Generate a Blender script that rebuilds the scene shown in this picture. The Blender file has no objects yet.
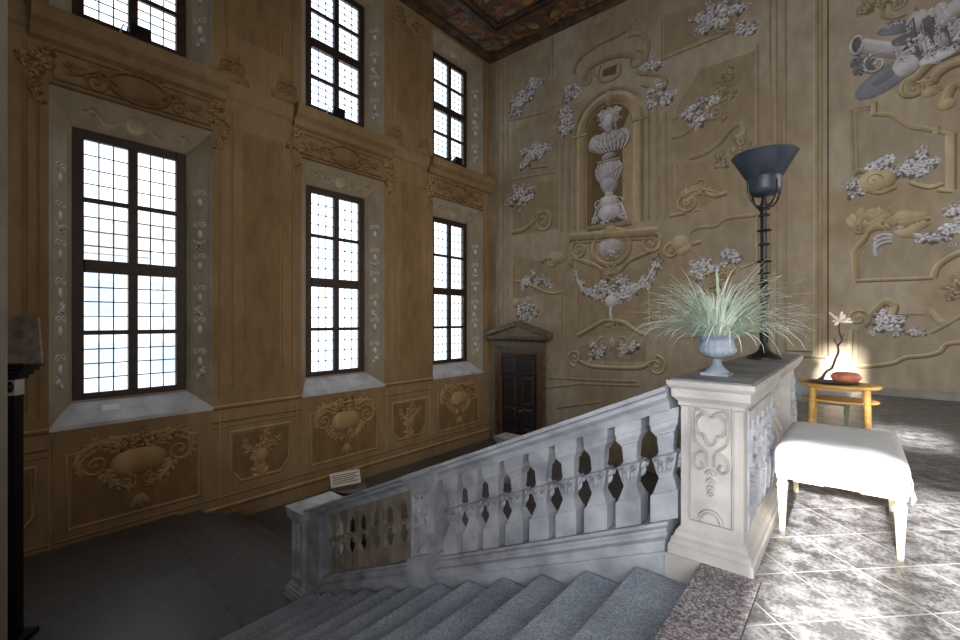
import bpy, bmesh, math, random
from mathutils import Vector, Matrix, noise as mnoise
random.seed(7)
R = math.radians
SC = bpy.context.scene
COL = SC.collection
def lin(r, g, b):
    f = lambda c: (c/255/12.92) if c/255 <= .04045 else ((c/255+.055)/1.055)**2.4
    return (f(r), f(g), f(b))

# ------------------------------------------------------------------ camera, sky, sun, exposure
F_PX, HOR, VPX = 453.0, 321.0, 857.0
YAW = math.atan2(VPX-480, F_PX)
cam = bpy.data.cameras.new('camera'); camo = bpy.data.objects.new('camera', cam); COL.objects.link(camo)
cam.sensor_width = 36; cam.lens = F_PX/960*36; cam.clip_start = .05; cam.clip_end = 300
cam.shift_y = (HOR-320)/960
camo.location = (0, 0, 1.5); camo.rotation_euler = (R(90), 0, YAW)
SC.camera = camo
SC.view_settings.view_transform = 'Standard'; SC.view_settings.look = 'None'
SC.view_settings.gamma = 1; SC.view_settings.use_curve_mapping = False
SC.view_settings.exposure = 0.0
SC.cycles.max_bounces = 10; SC.cycles.diffuse_bounces = 6; SC.cycles.transparent_max_bounces = 12
SC.cycles.sample_clamp_indirect = 6
wd = bpy.data.worlds.new('sky'); SC.world = wd; wd.use_nodes = True
bg = wd.node_tree.nodes['Background']
bg.inputs[0].default_value = (.86, .93, 1.0, 1); bg.inputs[1].default_value = 3.0
sun = bpy.data.lights.new('sun', 'SUN'); suno = bpy.data.objects.new('sun', sun); COL.objects.link(suno)
sun.energy = 34; sun.angle = R(1.8); sun.color = (1, .965, .93)
suno.rotation_euler = (R(70), 0, R(1.0)); suno.location = (0, -8, 6)   # low sun coming in through the windows behind the camera
def area(name, loc, rot, sx, sy, energy, color=(1, 1, 1), portal=False, spread=180):
    l = bpy.data.lights.new(name, 'AREA'); l.shape = 'RECTANGLE'; l.size = sx; l.size_y = sy
    l.energy = energy; l.color = color; l.spread = R(spread)
    o = bpy.data.objects.new(name, l); COL.objects.link(o); o.location = loc; o.rotation_euler = rot
    if portal: l.cycles.is_portal = True
    return o
XW, YB, ZC, ZL, YR, XR = -9.7, 12.2, 10.5, -2.08, -3.2, 5.0     # window wall, back wall, ceiling, landing, rear wall, right wall
WINC = (2.3, 6.49, 10.63)
# portals: daylight enters through the real openings
for yc in WINC:
    area('daylight_portal', (XW-.75, yc, 2.45), (0, R(-90), 0), 4.8, 1.8, 1, portal=True)
    area('daylight_portal', (XW-.75, yc, 8.3), (0, R(-90), 0), 3.6, 1.8, 1, portal=True)
# sky light falling in through the windows of the rear wall (behind the camera)
area('rear_window_daylight', (.4, YR-.25, 3.0), (R(90), 0, 0), 3.0, 3.4, 520, (.90, .94, 1.0), spread=125)
area('rear_window_daylight', (-2.9, YR-.25, 3.0), (R(90), 0, 0), 2.4, 3.4, 30, (.62, .80, 1.0))
area('side_fill_light', (XR+.35, 8.0, 3.6), (0, R(86), 0), 3.4, 3.0, 85, (1.0, .90, .76), spread=75)  # warm fill lamp added beyond the right wall to brighten the window wall
area('rear_window_daylight', (3.4, YR-.25, 3.0), (R(90), 0, 0), 2.0, 3.4, 260, (1.0, .97, .93))

def ray(x, y):
    t = (x-480)/F_PX; s = (HOR-y)/F_PX
    c, si = math.cos(YAW), math.sin(YAW)
    return Vector((-si+t*c, c+t*si, s))
def bw(x, y):      # point of the back wall (X, Z)
    d = ray(x, y); k = YB/d.y
    return (d.x*k, 1.5+d.z*k)
def ww(x, y):      # point of the window wall (Y, Z)
    d = ray(x, y); k = XW/d.x
    return (d.y*k, 1.5+d.z*k)

# ------------------------------------------------------------------ materials
def newmat(name):
    m = bpy.data.materials.new(name); m.use_nodes = True
    nt = m.node_tree; return m, nt, nt.nodes, nt.links, nt.nodes['Principled BSDF']
def mat(name, c1, c2=None, scale=6, rough=.6, detail=5, bump=0, metal=0, lo=.35, hi=.65, bscale=None, spec=.5, vec=None):
    m, nt, N, L, B = newmat(name)
    B.inputs['Roughness'].default_value = rough; B.inputs['Metallic'].default_value = metal
    B.inputs['Specular IOR Level'].default_value = spec
    tc = N.new('ShaderNodeTexCoord')
    n = N.new('ShaderNodeTexNoise'); n.inputs['Scale'].default_value = scale; n.inputs['Detail'].default_value = detail
    if vec:
        mp = N.new('ShaderNodeMapping'); mp.inputs['Scale'].default_value = vec
        L.new(tc.outputs['Object'], mp.inputs[0]); L.new(mp.outputs[0], n.inputs[0])
    else: L.new(tc.outputs['Object'], n.inputs[0])
    r = N.new('ShaderNodeValToRGB'); L.new(n.outputs[0], r.inputs[0])
    c2 = c2 or tuple(v*.75 for v in c1)
    r.color_ramp.elements[0].position = lo; r.color_ramp.elements[1].position = hi
    r.color_ramp.elements[0].color = (*c2, 1); r.color_ramp.elements[1].color = (*c1, 1)
    L.new(r.outputs[0], B.inputs[0])
    if bump:
        n2 = N.new('ShaderNodeTexNoise'); n2.inputs['Scale'].default_value = bscale or scale*5; n2.inputs['Detail'].default_value = 6
        L.new(tc.outputs['Object'], n2.inputs[0])
        b = N.new('ShaderNodeBump'); b.inputs['Strength'].default_value = bump; b.inputs['Distance'].default_value = .02
        L.new(n2.outputs[0], b.inputs['Height']); L.new(b.outputs[0], B.inputs['Normal'])
    return m
def fresco_mat(name, base=None, patch=None, amt=.5):
    """Aged lime paint. base=None reads the painted colours of the ornament itself."""
    m, nt, N, L, B = newmat(name)
    B.inputs['Roughness'].default_value = .85; B.inputs['Specular IOR Level'].default_value = .2
    tc = N.new('ShaderNodeTexCoord')
    n1 = N.new('ShaderNodeTexNoise'); n1.inputs['Scale'].default_value = .55; n1.inputs['Detail'].default_value = 4
    n2 = N.new('ShaderNodeTexNoise'); n2.inputs['Scale'].default_value = 5; n2.inputs['Detail'].default_value = 8
    mp = N.new('ShaderNodeMapping'); mp.inputs['Scale'].default_value = (1, 1, .45)
    L.new(tc.outputs['Object'], n1.inputs[0]); L.new(tc.outputs['Object'], mp.inputs[0]); L.new(mp.outputs[0], n2.inputs[0])
    mx = N.new('ShaderNodeMix'); mx.data_type = 'RGBA'
    if base is None:
        a = N.new('ShaderNodeAttribute'); a.attribute_name = 'Col'
        L.new(a.outputs['Color'], mx.inputs['A']); mx.inputs['Factor'].default_value = 0
    else:
        r0 = N.new('ShaderNodeMapRange'); r0.inputs[1].default_value = .38; r0.inputs[2].default_value = .64
        L.new(n1.outputs[0], r0.inputs[0]); L.new(r0.outputs[0], mx.inputs['Factor'])
        mx.inputs['A'].default_value = (*base, 1); mx.inputs['B'].default_value = (*patch, 1)
    r1 = N.new('ShaderNodeMapRange'); r1.inputs[1].default_value = .25; r1.inputs[2].default_value = .75
    r1.inputs[3].default_value = 1-amt*.35; r1.inputs[4].default_value = 1+amt*.3
    L.new(n2.outputs[0], r1.inputs[0])
    sc = N.new('ShaderNodeVectorMath'); sc.operation = 'SCALE'
    L.new(mx.outputs['Result'], sc.inputs[0]); L.new(r1.outputs[0], sc.inputs['Scale']); L.new(sc.outputs[0], B.inputs[0])
    b = N.new('ShaderNodeBump'); b.inputs['Strength'].default_value = .15; b.inputs['Distance'].default_value = .01
    L.new(n2.outputs[0], b.inputs['Height']); L.new(b.outputs[0], B.inputs['Normal'])
    return m
BWC, BWP = lin(162, 143, 117), lin(180, 167, 146)
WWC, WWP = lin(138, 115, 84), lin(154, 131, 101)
M = {}
M['back'] = fresco_mat('ochre_fresco_plaster', BWC, BWP)
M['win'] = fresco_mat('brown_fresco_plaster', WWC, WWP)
M['reveal'] = fresco_mat('pale_reveal_plaster', lin(150, 137, 116), lin(166, 154, 134))
M['paint'] = fresco_mat('painted_ornament_colours', None, None, .6)
M['pier'] = fresco_mat('grey_pier_plaster', lin(170, 165, 158), lin(190, 186, 180))
M['stone'] = mat('pale_carved_stone', lin(205, 200, 194), lin(168, 164, 162), 3.5, .7, 8, .35, bscale=40, lo=.3, hi=.7)
M['stone_blue'] = mat('grey_balustrade_stone', lin(188, 190, 196), lin(136, 138, 146), 4, .65, 8, .35, bscale=40, lo=.3, hi=.7)
M['stone_brown'] = mat('brownish_stone', lin(166, 154, 140), lin(120, 110, 100), 5, .7, 8, .35, bscale=40, lo=.3, hi=.7)  # darker, browner stone for the balusters of the lower bay
M['marble'] = mat('light_marble_cap', lin(206, 204, 208), lin(160, 158, 165), 5, .4, 8, .1)
M['cap'] = mat('grey_slate_cap_top', lin(150, 150, 152), lin(100, 102, 106), 4, .5, 7, .2)
M['sill'] = mat('grey_sill_stone', lin(204, 207, 214), lin(172, 176, 186), 3, .5, 6, .1)
M['frame'] = mat('dark_brown_window_wood', lin(58, 38, 32), lin(40, 26, 24), 8, .55, 4, .1)
M['lead'] = mat('lead_came', lin(70, 70, 74), None, 8, .6)
M['dark'] = mat('dark_stained_wood', lin(50, 36, 28), lin(28, 20, 16), 5, .45, 6, .1, vec=(4, 4, .6))
M['doorw'] = mat('door_panel_wood', lin(62, 52, 54), lin(40, 34, 38), 6, .4, 5, .1, vec=(4, 4, .6))
M['doorf'] = mat('door_surround_wood', lin(112, 82, 58), lin(78, 56, 40), 6, .5, 5, .1, vec=(4, 4, .6))
M['doorc'] = mat('door_cornice_wood', lin(120, 108, 92), lin(80, 70, 58), 6, .5, 5, .1)
M['black'] = mat('black_metal', lin(26, 26, 28), lin(18, 18, 20), 10, .4, 3, metal=.4)
M['iron'] = mat('dark_bronze_iron', lin(62, 54, 50), lin(40, 35, 33), 14, .45, 4, metal=.5)
M['slate'] = mat('blue_black_lamp_enamel', lin(52, 60, 72), lin(38, 44, 54), 6, .45, 4)
M['cloth'] = mat('white_linen', lin(236, 238, 238), lin(222, 226, 228), 3, .9, 3, .08, bscale=150, spec=.15)
M['cloth2'] = mat('pale_blue_grey_linen', lin(178, 188, 190), lin(160, 172, 176), 3, .9, 3, .08, bscale=150, spec=.15)
M['cream'] = mat('cream_painted_wood', lin(226, 214, 184), lin(196, 178, 136), 5, .5, 5, .05, lo=.3, hi=.55)
M['verd'] = mat('grey_green_painted_wood', lin(150, 160, 140), lin(120, 130, 112), 5, .5, 5, .05)
M['oak'] = mat('honey_oak', lin(214, 172, 100), lin(184, 138, 72), 4, .45, 5, .06, vec=(1, 5, 5))
M['terra'] = mat('red_brown_stone', lin(196, 124, 98), lin(176, 104, 80), 9, .35, 5)
M['plate'] = mat('blue_black_plate', lin(62, 68, 76), lin(44, 50, 58), 8, .3)
M['twig'] = mat('grey_brown_bark', lin(92, 78, 70), lin(62, 52, 48), 20, .8, 4, .2)
M['petal'] = mat('pink_white_petal', lin(252, 242, 234), lin(244, 222, 210), 10, .6)
M['lead_urn'] = mat('blue_grey_lead_urn', lin(158, 166, 178), lin(124, 132, 146), 7, .55, 6, .2)
M['paper'] = mat('printed_white_card', lin(236, 232, 226), lin(226, 222, 214), 6, .7)
M['ink'] = mat('grey_print', lin(110, 104, 100), None, 6, .7)
M['brass'] = mat('worn_brass', lin(190, 160, 110), lin(150, 120, 80), 10, .35, metal=.8)
M['redwood'] = mat('dark_red_mahogany', lin(70, 34, 24), lin(40, 20, 16), 5, .3, 5, vec=(4, 4, .8))
M['gslab'] = mat('blotched_grey_slab', lin(168, 160, 156), lin(128, 120, 117), 9, .7, 6, .15)
M['facade'] = mat('pale_facade', lin(240, 240, 240), lin(228, 230, 232), .6, .9)
M['fwin'] = mat('facade_window_glass', lin(196, 202, 210), lin(180, 188, 198), .6, .5)
M['froof'] = mat('grey_roof_tile', lin(150, 146, 146), lin(126, 122, 122), 3, .8)
M['wire'] = mat('white_plastic', lin(225, 225, 228), None, 5, .5)

def grass_mat():
    m, nt, N, L, B = newmat('variegated_grass_blade')
    a = N.new('ShaderNodeAttribute'); a.attribute_name = 'Col'
    L.new(a.outputs['Color'], B.inputs[0]); B.inputs['Roughness'].default_value = .5
    return m
M['grass'] = grass_mat()
def glass_mat():
    m, nt, N, L, B = newmat('old_window_glass')
    t = N.new('ShaderNodeBsdfTransparent'); g = N.new('ShaderNodeBsdfGlossy'); g.inputs['Roughness'].default_value = .05
    t.inputs[0].default_value = (.93, .95, .96, 1)
    mx = N.new('ShaderNodeMixShader'); mx.inputs[0].default_value = .06
    L.new(t.outputs[0], mx.inputs[1]); L.new(g.outputs[0], mx.inputs[2])
    L.new(mx.outputs[0], N['Material Output'].inputs['Surface']); return m
M['glass'] = glass_mat()
def terrazzo(name, cols, scale, rough=.6, tone=.25):
    m, nt, N, L, B = newmat(name)
    B.inputs['Roughness'].default_value = rough
    tc = N.new('ShaderNodeTexCoord')
    v = N.new('ShaderNodeTexVoronoi'); v.inputs['Scale'].default_value = scale; v.inputs['Randomness'].default_value = 1
    L.new(tc.outputs['Object'], v.inputs[0])
    sp = N.new('ShaderNodeSeparateColor'); L.new(v.outputs['Color'], sp.inputs[0])
    r = N.new('ShaderNodeValToRGB'); L.new(sp.outputs[0], r.inputs[0])
    e = r.color_ramp.elements; e[0].color = (*cols[0], 1); e[1].color = (*cols[-1], 1)
    for i, c in enumerate(cols[1:-1]): k = e.new((i+1)/(len(cols)-1)); k.color = (*c, 1)
    n = N.new('ShaderNodeTexNoise'); n.inputs['Scale'].default_value = 2.5; n.inputs['Detail'].default_value = 6
    L.new(tc.outputs['Object'], n.inputs[0])
    mr = N.new('ShaderNodeMapRange'); mr.inputs[1].default_value = .3; mr.inputs[2].default_value = .7
    mr.inputs[3].default_value = 1-tone; mr.inputs[4].default_value = 1+tone
    L.new(n.outputs[0], mr.inputs[0])
    s = N.new('ShaderNodeVectorMath'); s.operation = 'SCALE'; L.new(r.outputs[0], s.inputs[0]); L.new(mr.outputs[0], s.inputs['Scale'])
    L.new(s.outputs[0], B.inputs[0])
    b = N.new('ShaderNodeBump'); b.inputs['Strength'].default_value = .35; b.inputs['Distance'].default_value = .004
    L.new(sp.outputs[1], b.inputs['Height']); L.new(b.outputs[0], B.inputs['Normal'])
    return m
M['step'] = terrazzo('blue_grey_granite', [lin(124, 132, 142), lin(146, 154, 164), lin(158, 166, 177), lin(180, 188, 198)], 110)
M['step2'] = terrazzo('speckled_brown_granite', [lin(84, 76, 78), lin(128, 119, 122), lin(154, 144, 147), lin(204, 196, 198)], 85)
def tile_mat(name, c1, c2, wear, grout, side, ang, rough):
    m, nt, N, L, B = newmat(name)
    B.inputs['Specular IOR Level'].default_value = .35
    tc = N.new('ShaderNodeTexCoord')
    mp = N.new('ShaderNodeMapping'); mp.inputs['Rotation'].default_value = (0, 0, ang)
    L.new(tc.outputs['Object'], mp.inputs[0])
    br = N.new('ShaderNodeTexBrick'); br.offset = 0; br.squash = 1
    for k, v in (('Scale', 1), ('Brick Width', side), ('Row Height', side), ('Mortar Size', .005), ('Mortar Smooth', .3), ('Bias', 0)): br.inputs[k].default_value = v
    br.inputs['Color1'].default_value = (*c1, 1); br.inputs['Color2'].default_value = (*c2, 1); br.inputs['Mortar'].default_value = (*grout, 1)
    L.new(mp.outputs[0], br.inputs[0])
    n = N.new('ShaderNodeTexNoise'); n.inputs['Scale'].default_value = 7; n.inputs['Detail'].default_value = 9; n.inputs['Roughness'].default_value = .72
    n3 = N.new('ShaderNodeTexNoise'); n3.inputs['Scale'].default_value = 45; n3.inputs['Detail'].default_value = 4
    L.new(tc.outputs['Object'], n.inputs[0]); L.new(tc.outputs['Object'], n3.inputs[0])
    ad = N.new('ShaderNodeMath'); ad.operation = 'MULTIPLY_ADD'; L.new(n3.outputs[0], ad.inputs[0]); ad.inputs[1].default_value = .45; L.new(n.outputs[0], ad.inputs[2])
    mr = N.new('ShaderNodeMapRange'); mr.inputs[1].default_value = .64; mr.inputs[2].default_value = .86; mr.inputs[4].default_value = .75
    L.new(ad.outputs[0], mr.inputs[0])
    mx = N.new('ShaderNodeMix'); mx.data_type = 'RGBA'; L.new(mr.outputs[0], mx.inputs['Factor'])
    L.new(br.outputs['Color'], mx.inputs['A']); mx.inputs['B'].default_value = (*wear, 1)
    L.new(mx.outputs['Result'], B.inputs[0])
    rr = N.new('ShaderNodeMapRange'); rr.inputs[1].default_value = .3; rr.inputs[2].default_value = .7; rr.inputs[3].default_value = rough-.12; rr.inputs[4].default_value = rough+.15
    L.new(n.outputs[0], rr.inputs[0]); L.new(rr.outputs[0], B.inputs['Roughness'])
    b = N.new('ShaderNodeBump'); b.inputs['Strength'].default_value = .25; b.inputs['Distance'].default_value = .006
    L.new(n.outputs[0], b.inputs['Height']); L.new(b.outputs[0], B.inputs['Normal'])
    return m
M['tiles'] = tile_mat('worn_dark_slate_tiles', lin(66, 64, 65), lin(84, 82, 82), lin(168, 168, 170), lin(172, 170, 168), .42, R(45), .42)
M['slabs'] = tile_mat('large_grey_landing_slabs', lin(92, 92, 96), lin(104, 104, 108), lin(120, 122, 130), lin(40, 38, 40), 1.9, R(4), .40)
def ceiling_mat():
    m, nt, N, L, B = newmat('ceiling_fresco_colours')
    B.inputs['Roughness'].default_value = .8
    tc = N.new('ShaderNodeTexCoord')
    n = N.new('ShaderNodeTexNoise'); n.inputs['Scale'].default_value = 1.3; n.inputs['Detail'].default_value = 7; n.inputs['Distortion'].default_value = 1.6
    L.new(tc.outputs['Object'], n.inputs[0])
    r = N.new('ShaderNodeValToRGB'); L.new(n.outputs[0], r.inputs[0]); e = r.color_ramp.elements
    e[0].position = .3; e[0].color = (*lin(40, 26, 22), 1); e[1].position = .72; e[1].color = (*lin(150, 120, 84), 1)
    for p, c in ((.4, (96, 52, 36)), (.47, (70, 66, 54)), (.52, (134, 88, 46)), (.58, (84, 44, 38)), (.64, (120, 112, 92))):
        k = e.new(p); k.color = (*lin(*c), 1)
    L.new(r.outputs[0], B.inputs[0]); return m
M['ceil'] = ceiling_mat()
M['cornice'] = mat('brown_gilt_cornice', lin(92, 66, 44), lin(48, 30, 24), 3, .6, 6)

# ------------------------------------------------------------------ mesh helpers
class MB:
    def __init__(s): s.v = []; s.f = []; s.c = []; s.m = []; s.mi = 0
    def add(s, verts, faces, cols=None):
        o = len(s.v); s.v += [tuple(v) for v in verts]
        s.f += [tuple(i+o for i in f) for f in faces]; s.m += [s.mi]*len(faces)
        s.c += cols if cols else [(.5, .5, .5)]*len(verts)
    def box(s, x0, x1, y0, y1, z0, z1, sh=None):
        V = [(x, y, z) for x in (x0, x1) for y in (y0, y1) for z in (z0, z1)]
        if sh: V = [(x, y, z+sh[0]*(x-sh[1])) for x, y, z in V]
        s.add(V, [(0, 1, 3, 2), (4, 6, 7, 5), (0, 4, 5, 1), (2, 3, 7, 6), (0, 2, 6, 4), (1, 5, 7, 3)])
    def rings(s, rings, cap=True, closed=False):
        n = len(rings[0]); V = [p for r in rings for p in r]; Fs = []
        m = len(rings)
        for i in range(m if closed else m-1):
            a = i*n; b = ((i+1) % m)*n
            for j in range(n): Fs.append((a+j, a+(j+1) % n, b+(j+1) % n, b+j))
        if cap and not closed: Fs += [tuple(range(n))[::-1], tuple((m-1)*n+j for j in range(n))]
        s.add(V, Fs)
    def lathe(s, cx, cy, prof, seg=20, cz=0):
        s.rings([[(cx+r*math.cos(2*math.pi*j/seg), cy+r*math.sin(2*math.pi*j/seg), cz+z) for j in range(seg)] for r, z in prof])
    def sqlathe(s, cx, cy, prof, cz=0, sh=0, ratio=1):
        s.rings([[(cx+r*a, cy+r*b*ratio, cz+z+sh*r*a) for a, b in ((-1, -1), (1, -1), (1, 1), (-1, 1))] for r, z in prof])
    def tube(s, pts, r, seg=8):
        pts = [Vector(p) for p in pts]; rr = r if isinstance(r, (list, tuple)) else [r]*len(pts)
        rings = []; up = None
        for i, p in enumerate(pts):
            d = (pts[min(i+1, len(pts)-1)]-pts[max(i-1, 0)]).normalized()
            if up is None: up = Vector((0, 0, 1)) if abs(d.z) < .9 else Vector((1, 0, 0))
            a = d.cross(up).normalized(); b = a.cross(d).normalized(); up = b
            rings.append([tuple(p+(a*math.cos(2*math.pi*j/seg)+b*math.sin(2*math.pi*j/seg))*rr[i]) for j in range(seg)])
        s.rings(rings)
    def sweep_x(s, prof, x0, x1, z0=0, slope=0):   # prof = (y, z) outline swept along X, raked with slope
        s.rings([[(x, y, z+z0+slope*(x-x0)) for y, z in prof] for x in (x0, x1)])
    def sweep_y(s, prof, y0, y1):                  # prof = (x, z)
        s.rings([[(x, y, z) for x, z in prof] for y in (y0, y1)])
    def ball(s, c, r, sx=1, sy=1, sz=1, seg=14, rg=8):
        rings = []
        for i in range(1, rg):
            t = math.pi*i/rg
            rings.append([(c[0]+r*sx*math.sin(t)*math.cos(2*math.pi*j/seg), c[1]+r*sy*math.sin(t)*math.sin(2*math.pi*j/seg), c[2]+r*sz*math.cos(t)) for j in range(seg)])
        s.rings(rings)
    def build(s, name, m, parent=None, smooth=False, bevel=0, col=False, **tags):
        me = bpy.data.meshes.new(name); me.from_pydata(s.v, [], s.f)
        for mm in (m if isinstance(m, (list, tuple)) else [m]): me.materials.append(mm)
        if isinstance(m, (list, tuple)): me.polygons.foreach_set('material_index', s.m)
        if col:
            a = me.color_attributes.new('Col', 'FLOAT_COLOR', 'POINT')
            a.data.foreach_set('color', [k for c in s.c for k in (*c, 1)])
        bm = bmesh.new(); bm.from_mesh(me); bmesh.ops.recalc_face_normals(bm, faces=bm.faces); bm.to_mesh(me); bm.free()
        if smooth: me.polygons.foreach_set('use_smooth', [True]*len(me.polygons))
        o = bpy.data.objects.new(name, me); COL.objects.link(o)
        if smooth:
            try: me.set_sharp_from_angle(angle=R(40))
            except Exception: pass
        if bevel:
            b = o.modifiers.new('bevel', 'BEVEL'); b.width = bevel; b.segments = 2; b.limit_method = 'ANGLE'
        if parent:
            o.parent = parent; o.matrix_parent_inverse = Matrix.Translation(parent.location).inverted() if False else Matrix()
            o.location = -parent.location if parent.type == 'EMPTY' and parent.parent is None else (0, 0, 0)
        for k, v in tags.items(): o[k] = v
        return o
def empty(name, loc=(0, 0, 0), label=None, cat=None, group=None, kind=None):
    o = bpy.data.objects.new(name, None); COL.objects.link(o); o.location = loc; o.empty_display_size = .1
    if label: o['label'] = label
    if cat: o['category'] = cat
    if group: o['group'] = group
    if kind: o['kind'] = kind
    return o
# children's meshes are written in world coordinates; build() offsets them by the parent's location
def copy_tree(o, parent=None):
    c = o.copy(); COL.objects.link(c)
    if parent: c.parent = parent
    for ch in [x for x in bpy.data.objects if x.parent == o]: copy_tree(ch, c)
    return c
def tagt(o, label, cat, group=None):
    o['label'] = label; o['category'] = cat
    if group: o['group'] = group
    return o

# ------------------------------------------------------------------ painted / carved ornament helper
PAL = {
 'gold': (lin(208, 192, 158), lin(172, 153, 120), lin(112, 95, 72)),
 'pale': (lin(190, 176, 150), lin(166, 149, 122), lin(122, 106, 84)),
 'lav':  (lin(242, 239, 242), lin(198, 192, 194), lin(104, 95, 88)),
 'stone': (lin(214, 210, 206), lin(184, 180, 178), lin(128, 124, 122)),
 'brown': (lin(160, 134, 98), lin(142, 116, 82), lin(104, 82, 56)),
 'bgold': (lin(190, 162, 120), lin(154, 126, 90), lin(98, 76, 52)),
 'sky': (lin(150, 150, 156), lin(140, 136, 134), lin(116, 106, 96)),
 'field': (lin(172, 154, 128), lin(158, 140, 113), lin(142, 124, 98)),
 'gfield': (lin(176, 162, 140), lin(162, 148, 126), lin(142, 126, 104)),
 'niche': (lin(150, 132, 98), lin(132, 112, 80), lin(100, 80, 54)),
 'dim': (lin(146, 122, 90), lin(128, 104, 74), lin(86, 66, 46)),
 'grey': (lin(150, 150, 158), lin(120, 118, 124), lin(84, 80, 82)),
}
def cr(pts, n=6, closed=False):     # Catmull-Rom
    P = [Vector(p) for p in pts]; out = []
    if len(P) < 3: n = max(n, 2)
    m = len(P)
    g = (lambda i: P[i % m]) if closed else (lambda i: P[max(0, min(m-1, i))])
    for i in range(m if closed else m-1):
        p0, p1, p2, p3 = g(i-1), g(i), g(i+1), g(i+2)
        for k in range(n):
            t = k/n
            out.append(.5*((2*p1)+(-p0+p2)*t+(2*p0-5*p1+4*p2-p3)*t*t+(-p0+3*p1-3*p2+p3)*t*t*t))
    if not closed: out.append(P[-1])
    return out
class ORN(MB):
    """low relief on a wall; local coordinates (u, v, h) mapped to the world by self.to"""
    def __init__(s, to, hs=.5): super().__init__(); s.to = to; s.hs = hs
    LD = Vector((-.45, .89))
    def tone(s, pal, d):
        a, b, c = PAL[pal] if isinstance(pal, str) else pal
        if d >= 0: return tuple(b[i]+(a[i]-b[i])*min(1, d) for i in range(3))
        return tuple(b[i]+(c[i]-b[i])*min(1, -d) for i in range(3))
    def rib(s, pts, w, pal='pale', h=.02, closed=False, taper=None, flip=1):
        P = [Vector(p) for p in pts]; n = len(P)
        prof = [(-.5, 0), (-.34, .75), (-.1, .55), (.12, 1), (.36, .7), (.5, 0)]
        V, C, Fs = [], [], []
        for i, p in enumerate(P):
            if closed: d = P[(i+1) % n]-P[i-1]
            else: d = P[min(i+1, n-1)]-P[max(i-1, 0)]
            if d.length < 1e-9: d = Vector((1, 0))
            d.normalize(); nr = Vector((-d.y, d.x))*flip
            ww_ = w*(1 if taper is None else taper(i/(n-1)))
            for k, (o, hh) in enumerate(prof):
                q = p+nr*o*ww_
                V.append(s.to(q.x, q.y, .0015+h*s.hs*hh*min(1, ww_/w+.2)))
                sl = (prof[min(k+1, 5)][1]-prof[max(k-1, 0)][1])
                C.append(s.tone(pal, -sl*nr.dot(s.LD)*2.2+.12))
        m = len(prof)
        for i in range(n if closed else n-1):
            a, b = i*m, ((i+1) % n)*m
            for k in range(m-1): Fs.append((a+k, a+k+1, b+k+1, b+k))
        s.add(V, Fs, C)
    def flat(s, pts, pal='niche', t=0., h=.001):
        V = [s.to(p[0], p[1], h) for p in pts]
        s.add(V, [tuple(range(len(V)))], [s.tone(pal, t)]*len(V))
    def blob(s, u, v, ru, rv, rot=0, pal='lav', h=.03, seg=10, base=.0, t0=0):
        c, sn = math.cos(rot), math.sin(rot); V = []; C = []
        for rr, hh in ((1, 0), (.8, .6), (.42, .93)):
            for j in range(seg):
                a = 2*math.pi*j/seg; x, y = ru*rr*math.cos(a), rv*rr*math.sin(a)
                X, Y = x*c-y*sn, x*sn+y*c
                V.append(s.to(u+X, v+Y, base+.001+h*s.hs*hh))
                L_ = math.hypot(X, Y) or 1
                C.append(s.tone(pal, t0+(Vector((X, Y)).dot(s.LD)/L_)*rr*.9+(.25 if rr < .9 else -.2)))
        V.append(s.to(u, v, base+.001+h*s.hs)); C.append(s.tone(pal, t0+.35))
        Fs = []
        for r_ in (0, 1):
            for j in range(seg): Fs.append((r_*seg+j, r_*seg+(j+1) % seg, (r_+1)*seg+(j+1) % seg, (r_+1)*seg+j))
        for j in range(seg): Fs.append((2*seg+j, 2*seg+(j+1) % seg, 3*seg))
        s.add(V, Fs, C)
    def spiral(s, u, v, r, turns=1.6, start=0, d=1, w=None, pal='gold', h=.03, n=36):
        w = w or r*.3; P = []
        for i in range(n+1):
            t = i/n; rr = r*(1-t)**.8+r*.1; a = start+d*turns*2*math.pi*t
            P.append((u+rr*math.cos(a), v+rr*math.sin(a)))
        s.rib(P, w, pal, h, taper=lambda t: 1-.55*t); s.blob(P[-1][0], P[-1][1], w*.5, w*.5, 0, pal, h*1.2, 8)
    def leafy(s, pts, w, pal='gold', h=.03, lobes=6):
        P = cr(pts, 8); s.rib(P, w, pal, h, taper=lambda t: 1-.7*t)
        n = len(P)
        for k in range(lobes):
            i = int((k+.5)/lobes*(n-2)); d = (P[i+1]-P[i]).normalized(); nr = Vector((-d.y, d.x))
            sz = w*(1-.55*k/lobes)
            for sg in (1, -1):
                q = P[i]+nr*sg*w*.55*(1-.6*k/lobes)
                s.blob(q.x, q.y, sz*.62, sz*.3, math.atan2(d.y, d.x)+sg*.7, pal, h*.9, 8)
    def flower(s, u, v, r, pal='lav', h=.03, rnd=random):
        a0 = rnd.random()*6.28; np_ = rnd.choice((3, 4, 5)); sq = rnd.uniform(.6, 1)
        s.blob(u, v, r*.95, r*.9*sq, a0, pal, h*.5, 10, t0=-1.1)
        for k in range(np_):
            a = a0+k*2*math.pi/np_+rnd.uniform(-.25, .25); q = rnd.uniform(.35, .62)*r
            s.blob(u+math.cos(a)*q, v+math.sin(a)*q*sq, r*rnd.uniform(.36, .6), r*rnd.uniform(.26, .4), a+rnd.uniform(-.8, .8), pal, h, 8, t0=rnd.uniform(-.45, .35))
        s.blob(u, v, r*.2, r*.2, 0, pal, h*1.4, 8, t0=-1.1)
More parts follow.
